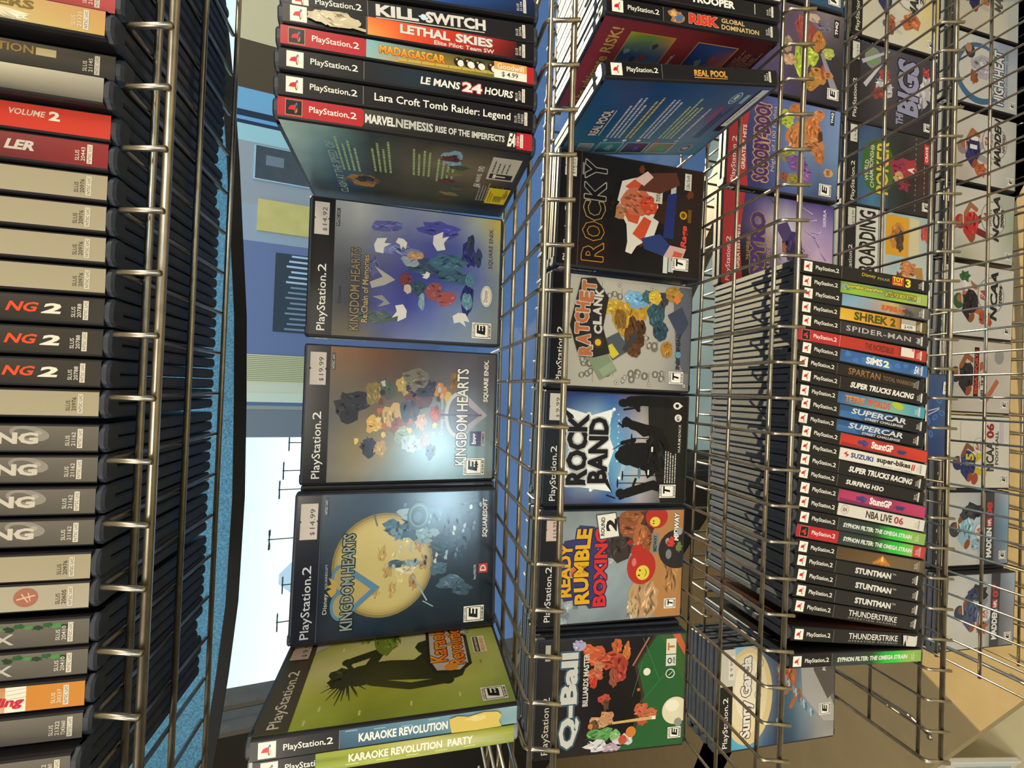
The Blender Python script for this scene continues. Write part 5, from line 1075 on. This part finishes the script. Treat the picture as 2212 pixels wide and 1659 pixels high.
def f_high():
    a = Art(); bgw(a, '#c4c2ba #c8c6be #c4c2bc', '#c0beb8 #c8c6be #c0c0bc', '#bcbab4 #b8b8b8 #acb0b8', '#b4b4b4 #a8acb4 #8c98a8', '#b8b6b0 #b4b4b4 #8c98a4'); a.ell(60, 86, 58, 62, '#44688c', 0, 34); a.ell(62, 90, 48, 56, '#c4c2bc', 0, 34)
    a.blot(74, 92, 22, 30, '#a8a4ac', 5, 18, .15); a.ell(98, 62, 13, 12, '#3c3844', 0, 18); a.ell(104, 58, 9, 8, '#b07c5c', 0, 14); a.blot(50, 72, 14, 12, '#8c5434', 7); a.text('HIGH HEAT', 10, 122, 104, 26, '#d4d0c8', .04, out='#3c5c80', ow=.1); a.text('MAJOR LEAGUE BASEBALL', 30, 152, 66, 7, '#5c6c7c', .02); a.text('2002', 98, 152, 20, 7, '#5c6c7c', .02); header(a, '#2c2c2c'); esrb(a, 'E', 8, 162, 14, 17); return a
def f_m02():
    a = Art(); bgw(a, '#b8aca0 #c4bcb0 #c4c0b4', '#b0a49c #bcb4ac #c0bcb0', '#c4c0b8 #c8c4bc #c4c0b8', '#b8b6ae #c4c2ba #bcb8b0', '#a8a89c #b4b2a8 #b0aca0'); player(a, 62, 60, 38, '#8c7c7c', '#2c2c60', '#9c9490', seed=12); a.text('1', 62, 66, 8, 18, '#dcd8d0', .05); a.text('1', 78, 68, 8, 18, '#dcd8d0', .05); a.blot(26, 94, 12, 16, '#b0603c', 8); badge(a, 82, 128, 32, 'MADDEN', sub='NFL 2002'); header(a, '#242426'); esrb(a, 'E', 8, 162, 14, 17); return a
def f_nc1():
    a = Art(); bgw(a, '#9cacb4 #c0c0b8 #c4c0b8', '#a8a488 #c8c4bc #c0bcb4', '#c0b8a8 #c8c4bc #c8c4bc', '#c4c0b8 #b8b8ac #a8ac9c', '#b0b0a4 #8ca080 #a4a49c'); player(a, 66, 60, 38, '#b02c30', '#b43434', '#6c2c2c', seed=14); badge(a, 82, 130, 32, 'NCAA', sub='2002'); a.text('FOOTBALL', 68, 148, 34, 6, '#2c2a2a', .04); header(a, '#242426'); esrb(a, 'E', 8, 162, 14, 17); return a
def f_nc2():
    a = Art(); bgw(a, '#c4c0b8 #c8c4bc #c8c4bc', '#bcb8b0 #c4c0b8 #c4c0b8', '#c8c4bc #c4c0b8 #c0bcb4'); player(a, 62, 60, 40, '#34583c', '#28262a', '#a8623c', '#a06848', 16); a.blot(96, 66, 16, 12, '#d0ccc4', 7); a.blot(108, 60, 9, 14, '#34603c', 8); a.blot(36, 116, 14, 20, '#a84c34', 9); badge(a, 78, 126, 34, 'NCAA', sub='2004', c='#26262c'); a.text('FOOTBALL', 60, 146, 40, 6, '#26262c', .04); header(a, '#2a2a2a'); esrb(a, 'E', 8, 160, 15, 18); return a
def f_espn():
    a = Art(); bgw(a, '#a8a098 #b0a8a0 #b4aca0', '#b8b0a4 #bcb4a8 #c0b8ac', '#bcb6aa #b0a8a0 #bcb4a8', '#b8b0a4 #c0b8ac #b4aca0'); player(a, 66, 58, 40, '#302e34', '#2c2a30', '#a8583c', '#8c5438', 18); a.rect(26, 88, 94, 15, '#c8c4bc'); a.rect(27.5, 89.5, 91, 12, '#2c2024'); a.text('SEGA SPORTS', 32, 91.5, 82, 8, '#c84838', .05); a.rect(20, 106, 50, 12, '#d0ccc4'); a.text('NFL 2K3', 23, 107.5, 44, 8.6, '#28262a', .05); a.ell(104, 152, 14, 12, '#8c8c8c'); a.line(20, 120, 60, 150, 10, '#b06448'); header(a, '#2c2a2c'); esrb(a, 'E', 8, 160, 15, 18); return a
def f_nc06():
    a = Art(); bgw(a, '#c8c2b4 #ccc6b8 #ccc6b8', '#c4beb0 #ccc6b8 #ccc8bc', '#c8c4b4 #ccc8bc #ccc8bc', '#c8c4b8 #c8c4b8 #c8c4b8'); player(a, 44, 66, 36, '#2c3460', '#2c3868', '#c0a838', '#7c5040', 20); a.text('15', 40, 74, 22, 20, '#d0b428', .08); a.blot(66, 112, 12, 10, '#c8b030', 6); a.ell(16, 96, 11, 8, '#9c4838', 20, 18); a.ell(76, 106, 15, 14, '#8c8880', 0, 24); a.ell(76, 106, 14, 13, '#ccc8bc', 0, 24); a.text('EA', 68, 98, 15, 8, '#a83c3c', .05, shear=.2); a.text('SPORTS', 66, 108, 20, 4, '#4c4844', .03)
    a.text('NCAA', 30, 124, 54, 20, '#3c3a38', .04); a.text('06', 90, 124, 28, 20, '#8c2c34', .05); a.text('FOOTBALL', 42, 147, 62, 8, '#3c3a38', .03); a.lines(84, 60, 40, 1, 3, 1.4, '#a8a094'); a.rect(80, 158, 40, 10, '#b8b0bc'); header(a, '#26262a'); esrb(a, 'E', 8, 160, 15, 18); return a
def madden(n, top, hel, sky):
    def f():
        a = Art(); bgw(a, '#c0bcb4 #c4c2bc #bcbab4', '#b8b4ac #c0beb8 #b8b6b4', '#b8b6b0 #b4b4b4 #a8a8ac', '#54565c #5c6068 #6c7480', f'#8c949c {sky} #9cacb8'); player(a, 64, 62, 38, hel, top, '#a8c0cc' if n == '08' else '#7c7c94', '#7c4c34', 22); a.blot(96, 96, 16, 22, '#2c3038', 7); a.blot(94, 78, 12, 14, hel, 5); a.blot(36, 104, 12, 14, '#a05838' if n == '07' else '#8ca8b8', 9)
        a.ell(60, 112, 15, 14, '#8c8c8c', 0, 24); a.ell(60, 112, 13.8, 12.8, '#c8c8c4', 0, 24); a.text('EA', 52, 104, 14, 8, '#a83c3c', .05, shear=.2); a.text('SPORTS', 50, 114, 20, 4, '#4c4844', .03)
        a.rect(0, 124, 130, 22, '#3c3e44'); a.text('MADDEN', 12, 128, 54, 13, '#dcdcd8', .06); a.rect(68, 128, 16, 14, '#a83c44'); a.text('NFL', 69.5, 131, 13, 8, '#dcdcd8', .04); a.text(n, 87, 128, 26, 14, '#c04038', .06)
        header(a, '#26282c'); esrb(a, 'E', 8, 160, 15, 18); return a
    return f
g5 = 'game cases standing face out on the fifth shelf'; g6 = 'game cases standing face out on the sixth shelf'
ROW5 = [(57, 132.5, 0, 'yellow', f_yellow, 'white game cover with an orange ball and a round sports badge, fifth shelf'), (-83.5, 133.5, 0, 'bigs', f_bigs, 'dark grey baseball game cover with big steel-blue lettering, fifth shelf'),
        (-219, 133.5, 0, 'poker', f_poker, 'card game cover with a green oval and gold lettering, fifth shelf'), (-354, 133.8, 0, 'board', f_board, 'white wakeboard game cover with tall black lettering, fifth shelf')]
for i, (x, y, yw, key, f, lab) in enumerate(ROW5):
    r = case(4, x, y, lab, key, None, f, None, g5, facing=True, yaw=yw)
    if i: sticker(r, 'front', 98, 3, 28, 14, price(('', '14.99', '9.99', '14.99')[i], 28, 14, '#d0ccc0'))
r = case(4, -618, 110, 'blue game case leaning forward on the fifth shelf below the long row', 'bluec', None, f_bluec, None, g5, facing=True, yaw=-4, pitch=1)
sticker(r, 'front', 100, 162, 20, 9, lambda a: (a.rect(0, 0, 20, 9, '#d4d0c4'), a.text('9.99', 5, 3, 10, 4, '#3c3834')))
case(4, -650, 128, 'pale green and yellow game case beside the blue one, fifth shelf', 'yel5', None, lambda: (lambda a: (a.field(0, 0, 130, 183, ['#5c7c8c #6c8c8c', '#8c9c74 #a8a858', '#6c8480 #7c9490']), a.rect(0, 178, 130, 5, '#d0c02c'), a)[-1])(Art()), None, g5, facing=True) if False else None
ROW6 = [(86, 132.6, 0, 't60', f_t60, 'cream football game cover at the top edge of the picture, sixth shelf'), (-54, 132.6, 0, 'high', f_high, 'white baseball game cover with a blue ring, sixth shelf'), (-200, 133.5, -.4, 'm02', f_m02, 'football game cover with a purple jersey, sixth shelf'),
        (-342, 135.2, -.8, 'nc1', f_nc1, 'football game cover with a red helmet and jersey, sixth shelf'), (-484, 134.8, -1, 'nc2', f_nc2, 'football game cover with a green helmet and black jersey, sixth shelf'), (-622, 136, -.9, 'espn', f_espn, 'dull brown football game cover with a red-lettered plate, sixth shelf'),
        (-760, 134.6, .3, 'nc06', f_nc06, 'white football game cover with a navy jersey and yellow number, sixth shelf'), (-899, 135, -.3, 'm08', madden('08', '#8cacbc', '#3c4044', '#6c94b0'), 'football game cover with a pale blue jersey, second from the left, sixth shelf'),
        (-1042, 126, -1, 'm07', madden('07', '#44506c', '#343e5c', '#8c8c98'), 'football game cover with a navy jersey, left end of the sixth shelf')]
for i, (x, y, yw, key, f, lab) in enumerate(ROW6):
    r = case(5, x, y, lab, key, None, f, None, g6, facing=True, yaw=yw)
    if i in (3, 4, 5, 8): sticker(r, 'front', 98, 3, 26, 14, price('9.99', 26, 14, '#d0ccc0'))
    if i in (7, 8): case(5, x + 3, y + 17, 'black game case behind the ' + ('pale blue' if i == 7 else 'leftmost navy') + ' jersey cover, sixth shelf', 'plain', None, None, None, None, facing=True, yaw=yw)

# ================================================================ the place: ledge, window, shade, street, room
WD = Vector((-.839, .545, 0)); WN = Vector((.545, .839, 0))     # the window wall runs off to the left and away
P0 = Vector((-1.043, 1.600, 0))
def wp(s, off, z): return P0 + WD * s + WN * off + Vector((0, 0, z))
def slab(name, s0, s1, z0, z1, o0, o1, mat, parent=None):
    b = MB(); v = [wp(s, o, z) for z in (z0, z1) for o in (o0, o1) for s in (s0, s1)]
    b.mesh(v, [(0, 2, 3, 1), (4, 5, 7, 6), (0, 1, 5, 4), (2, 6, 7, 3), (0, 4, 6, 2), (1, 3, 7, 5)])
    return b.build(name, mat, parent)
SILL = CZ - .677
# display ledge under the window, its front edge running off at the same angle
def prism(name, pts, z0, z1, mat):
    b = MB(); n = len(pts)
    b.rings([[(x, y, z0) for x, y in pts], [(x, y, z1) for x, y in pts]]); return b.build(name, mat)
ea, eb = Vector((-.566, .441, 0)), Vector((-.773, .561, 0)); ed = (eb - ea).normalized()
q0 = ea - ed * .38; q1 = ea + ed * 2.6
lp_ = [(1.5, q0.y), (q0.x, q0.y), (q1.x, q1.y)]
back = [(wp(2.2, -.001, 0).x, wp(2.2, -.001, 0).y), (wp(-2.75, -.001, 0).x, wp(-2.75, -.001, 0).y), (1.5, wp(-2.75, 0, 0).y)]
led = prism('trim_1', lp_ + back, .352, .4195, CREAM); led['kind'] = 'structure'
tag(prism('wall_ledge', [(1.5, q0.y + .06), (q0.x + .02, q0.y + .06), (q1.x + .03, q1.y + .06), (q1.x + .1, q1.y + .09), (q0.x + .06, q0.y + .10), (1.5, q0.y + .10)], 0, .352, WALLM), kind='structure')
tag(slab('wall_window', -.95, .115, 0, SILL - .035, 0, .12, DARKM), kind='structure')
tag(slab('wall_low', -3.2, -.951, 0, .36, 0, .12, DARKM), kind='structure')
tag(slab('wall_left', .115, 2.6, 0, 2.9, 0, .12, DARKM), kind='structure')
tag(slab('wall_top', -3.2, .115, 2.1, 2.9, 0, .12, DARKM), kind='structure')
wf = empty('window_1'); tag(wf, kind='structure')
slab('sill_frame', -3.2, .1145, SILL - .0345, SILL, -.012, .05, FRAMEM, wf)
slab('jamb_frame', .082, .1145, SILL + .0002, 2.0995, -.012, .05, FRAMEM, wf)
slab('mullion', -.062, -.034, SILL + .0002, 2.0995, 0, .05, FRAMEM, wf)
gm = bpy.data.materials.new('window_glass'); gm.use_nodes = True
gn = gm.node_tree; gb = gn.nodes['Principled BSDF']; out_ = gn.nodes['Material Output']
tr = gn.nodes.new('ShaderNodeBsdfTransparent'); gl = gn.nodes.new('ShaderNodeBsdfGlossy'); mx = gn.nodes.new('ShaderNodeMixShader')
gl.inputs['Roughness'].default_value = 0.01; tr.inputs[0].default_value = (.93, .97, .98, 1)
mx.inputs[0].default_value = 0.05; gn.links.new(tr.outputs[0], mx.inputs[1]); gn.links.new(gl.outputs[0], mx.inputs[2]); gn.links.new(mx.outputs[0], out_.inputs[0])
slab('pane', -3.1995, .0815, SILL + .0005, 2.099, .02, .026, gm, wf)
slab('pane', -3.1995, -.9515, .361, SILL - .0355, .02, .026, gm, wf)

# fabric shade whose hem shows under the top shelf
sm = bpy.data.materials.new('blue_shade_cloth'); sm.use_nodes = True
sn = sm.node_tree; so = sn.nodes['Material Output']
df = sn.nodes.new('ShaderNodeBsdfDiffuse'); tl = sn.nodes.new('ShaderNodeBsdfTranslucent'); tt = sn.nodes.new('ShaderNodeBsdfTransparent'); a1 = sn.nodes.new('ShaderNodeMixShader'); a2 = sn.nodes.new('ShaderNodeMixShader')
nz = sn.nodes.new('ShaderNodeTexNoise'); nz.inputs['Scale'].default_value = 420; nr = sn.nodes.new('ShaderNodeValToRGB'); ncd = sn.nodes.new('ShaderNodeTexCoord')
sn.links.new(ncd.outputs['Object'], nz.inputs['Vector']); sn.links.new(nz.outputs['Fac'], nr.inputs[0])
nr.color_ramp.elements[0].position = .35; nr.color_ramp.elements[1].position = .65
nr.color_ramp.elements[0].color = (*lin('#5c88ac'), 1); nr.color_ramp.elements[1].color = (*lin('#8cb8dc'), 1)
df.inputs[0].default_value = (*lin('#2c3c50'), 1); sn.links.new(nr.outputs[0], tl.inputs[0])
tt.inputs[0].default_value = (*lin('#9fb4c4'), 1)
a1.inputs[0].default_value = .8; a2.inputs[0].default_value = .3
sn.links.new(df.outputs[0], a1.inputs[1]); sn.links.new(tl.outputs[0], a1.inputs[2]); sn.links.new(a1.outputs[0], a2.inputs[1]); sn.links.new(tt.outputs[0], a2.inputs[2]); sn.links.new(a2.outputs[0], so.inputs[0])
sh_ = empty('window_shade', Matrix.Translation((0, .70, 2.2)))
tag(sh_, 'blue translucent window shade with a black bottom hem, behind the top shelf', 'window shade')
si = sh_.matrix_world.inverted()
HEM = [(.75, .20), (.55, .175), (.396, .157), (.30, .147), (.207, .139), (.09, .131), (-.029, .1255), (-.16, .123), (-.303, .125), (-.40, .132), (-.488, .142), (-.60, .156), (-.72, .170)]
def strip(name, lo, hi, mat, y=.70, th=.0012):
    b = MB(); n = len(HEM)
    for yy, fl_ in ((y, 0), (y + th, 1)):
        for i in range(n - 1):
            (xa, za), (xb, zb) = HEM[i], HEM[i + 1]; wv = lambda x: .004 * math.sin(x * 21)
            A = (xa, yy + wv(xa), CZ + za + lo(xa)); B = (xb, yy + wv(xb), CZ + zb + lo(xb)); C_ = (xb, yy + wv(xb), hi(xb, zb)); D_ = (xa, yy + wv(xa), hi(xa, za))
            b.poly([A, B, C_, D_] if not fl_ else [D_, C_, B, A])
    o = b.build(name, mat, sh_); o.matrix_parent_inverse = si
    return o
strip('shade_cloth', lambda x: .0145, lambda x, z: 2.2, sm)
strip('hem', lambda x: 0.0, lambda x, z: CZ + z + .0145, material('black_hem_tape', '#0f1014', .8), y=.6985, th=.004)

# outside the glass
tag(prism('ground', [(-60, 3), (60, -1.5), (60, 90), (-60, 90)], -.3, -.12, material('shaded_snowy_lot', '#70809c', .8, noise=.2, scale=.6)), kind='structure')  # blue shade on the snow is mixed into the ground colour itself
for px, pxr, py in ((1165 - 0, 583, 1166), (745 + 0, 602, 1058), (0, 610, 1017), (0, 624, 956), (0, 612, 1264), (0, 597, 1345)):
    D_ = {1166: 34, 1058: 46, 1017: 52, 956: 62, 1264: 58, 1345: 50}[py]
    t_ = at({1166: 578, 1058: 601, 1017: 610, 956: 623, 1264: 608, 1345: 596}[py], py, D_)
    lp0 = empty('street_lamp', Matrix.Translation((t_.x, t_.y, -.12)))
    near = {1166: 'tallest street lamp in the parking lot outside, nearest the window', 1058: 'street lamp outside, between the tallest and the two at the building side', 1017: 'street lamp outside, second from the building edge', 956: 'short street lamp outside, right beside the building edge', 1264: 'distant street lamp outside, just left of the tallest', 1345: 'street lamp outside, nearest the window jamb'}[py]
    tag(lp0, near, 'street lamp', 'street lamps in the lot outside')
    hgt = t_.z + .12
    b = MB(); b.tube([(0, 0, 0), (0, 0, hgt)], .0022 * D_ / 2); b.build('pole', DARKM, lp0)
    b = MB(); b.tube([(-.0205 * D_ * .8, 0, hgt - .1), (.0205 * D_ * .8, 0, hgt - .1)], .0026 * D_ / 2); b.build('arm', DARKM, lp0)
    for s_ in (-1, 1):
        b = MB(); b.box((s_ * .014 * D_ - .2, -.15, hgt - .16), (s_ * .014 * D_ + .2, .15, hgt - .06)); b.build('lamp_head', DARKM, lp0)
b = MB()
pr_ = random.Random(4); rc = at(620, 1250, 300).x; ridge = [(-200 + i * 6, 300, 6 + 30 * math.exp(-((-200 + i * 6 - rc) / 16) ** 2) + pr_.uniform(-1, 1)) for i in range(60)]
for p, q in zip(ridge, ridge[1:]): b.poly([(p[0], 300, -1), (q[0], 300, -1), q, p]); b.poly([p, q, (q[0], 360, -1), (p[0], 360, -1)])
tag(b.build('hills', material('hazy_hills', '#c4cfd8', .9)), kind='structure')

# ---- room
tag(prism('floor', [(-4, -3.6), (3.2, -3.6), (3.2, 1.0), (-4, 3.4)], -.1, 0, FLOORM), kind='structure')
tag(prism('ceiling', [(-4, -3.6), (3.2, -3.6), (3.2, 1.0), (-4, 3.4)], 2.9, 3.0, WALLM), kind='structure')
tag(prism('wall_back', [(-4, -3.7), (3.2, -3.7), (3.2, -3.6), (-4, -3.6)], 0, 2.9, STOREM), kind='structure')
tag(prism('wall_right', [(3.2, -3.7), (3.3, -3.7), (3.3, 1.0), (3.2, 1.0)], 0, 2.9, STOREM), kind='structure')
tag(prism('wall_far_left', [(-4.1, -3.7), (-4, -3.7), (-4, 3.6), (-4.1, 3.6)], 0, 2.9, STOREM), kind='structure')
tag(prism('wall_corner', [(1.65, -.16), (3.2, -.9), (3.2, -.8), (1.72, -.05)], 0, 2.9, STOREM), kind='structure')
# pale framed panel on the floor below the ledge
pn = empty('leaning_panel', Matrix.Translation((-.955, .615, 0)) @ Matrix.Rotation(math.radians(-30), 4, 'Z') @ Matrix.Rotation(math.radians(-12), 4, 'X'))
tag(pn, 'pale blue panel in a white frame on the floor under the ledge', 'framed panel')
b = MB(); b.box((-.085, 0, .004), (.085, .012, .22), .002); b.build('frame', material('white_paint', '#d8d8d0', .5, noise=.03), pn)
b = MB(); b.box((-.066, -.002, .025), (.066, .004, .198)); b.build('panel', material('pale_blue_print', '#9cbccc', .4, noise=.1, scale=12), pn)

# the neighbouring shop front and pier seen through the glass
FY = 9.0
def fx(v): return at(545, v, FY).x
fac = MB()
bands = [(-160, 88, '#fad094'), (88, 193, '#604010'), (193, 240, '#8cb8cc'), (240, 254, '#1c2030'), (254, 262, '#7fb0d0'), (262, 270, '#20283c'), (270, 306, '#c0dcd0'), (306, 440, '#b8aca4'), (440, 520, '#b8b4b4'), (520, 765, '#80809c')]
for v0, v1, c in bands:
    fac.box((fx(v1), FY, -.12), (fx(v0), FY + .08, 3.6), 0, lin(c))
tag(fac.build('wall_facade', MULTI, attr=True), kind='structure')
pier = MB()
for v0, v1, c, d in ((765, 822, '#ffe8ac', .02), (822, 848, '#ffe6b8', 0), (848, 868, '#fff0c4', .01), (868, 876, '#6c7890', 0), (876, 884, '#b0a88c', 0), (884, 945, '#908884', -.01)):
    pier.box((fx(v1), FY - d, -.12), (fx(v0), FY + .3, 3.6), 0, lin(c))
    if v0 == 765:
        for q in range(14):
            xx = fx(v1) + (fx(v0) - fx(v1)) * q / 14
            pier.box((xx, FY - d - .006, -.12), (xx + .012, FY - d, 3.6), 0, lin('#b89c60'))
tag(pier.build('wall_pier', MULTI, attr=True), kind='structure')
def on_facade(x0, v0, x1, v1):
    """rectangle on the shop front: right/left from v, top/bottom from x"""
    za, zb = at(x0, (v0 + v1) / 2, FY).z, at(x1, (v0 + v1) / 2, FY).z
    xm = (x0 + x1) / 2
    return at(xm, v1, FY).x, at(xm, v0, FY).x, zb, za
xa, xb, za, zb = on_facade(552, 335, 760, 404)
nw = empty('framed_window', Matrix.Translation(((xa + xb) / 2, FY, za))); tag(nw, 'dark window with a white frame in the shop front outside', 'window')
W2 = (xb - xa) / 2; H2 = zb - za
b = MB(); b.box((-W2, -.02, 0), (W2, -.001, H2)); b.build('pane', material('dark_glass', '#3c3a3c', .15, noise=.2, scale=6), nw)
b = MB()
for lo, hi in (((-W2 - .02, -.03, 0), (-W2, -.0005, H2)), ((-W2 - .02, -.03, H2), (W2, -.0005, H2 + .03)), ((W2, -.03, 0), (W2 + .01, -.0005, H2))): b.box(lo, hi)
b.build('frame', material('white_frame', '#c4d0d4', .5), nw)
b = MB(); b.box((-W2 * .1, -.022, H2 * .72), (W2 * .5, -.0205, H2 * .9)); b.build('notice', material('notice_paper', '#8a8888', .7), nw)
xa, xb, za, zb = on_facade(556, 446, 760, 512)
b = MB(); b.box((xa, FY - .03, za), (xb, FY - .001, zb)); tag(b.build('yellow_panel', material('yellow_panel', '#ffd070', .6, noise=.08, scale=5)), 'yellow panel on the shop front outside, behind the violet cover', 'panel')
xa, xb, za, zb = on_facade(592, 556, 760, 722)
bl = empty('slatted_blind', Matrix.Translation(((xa + xb) / 2, FY, za))); tag(bl, 'slatted blind with bright strips in the shop front outside', 'blind')
W2 = (xb - xa) / 2; H2 = zb - za
b = MB(); b.box((-W2, -.01, 0), (W2, -.001, H2)); b.build('backing', material('dark_backing', '#3a3c40', .6), bl)
for q in range(15):
    x_ = -W2 + W2 * 2 * (q + .4) / 15
    b = MB(); b.box((x_, -.018, 0), (x_ + W2 * .05, -.0105, H2 * (.86 - .03 * (q % 3)))); b.build('slat', material('pale_slat', '#d4dce0' if q > 8 else '#8c98a0', .4), bl)
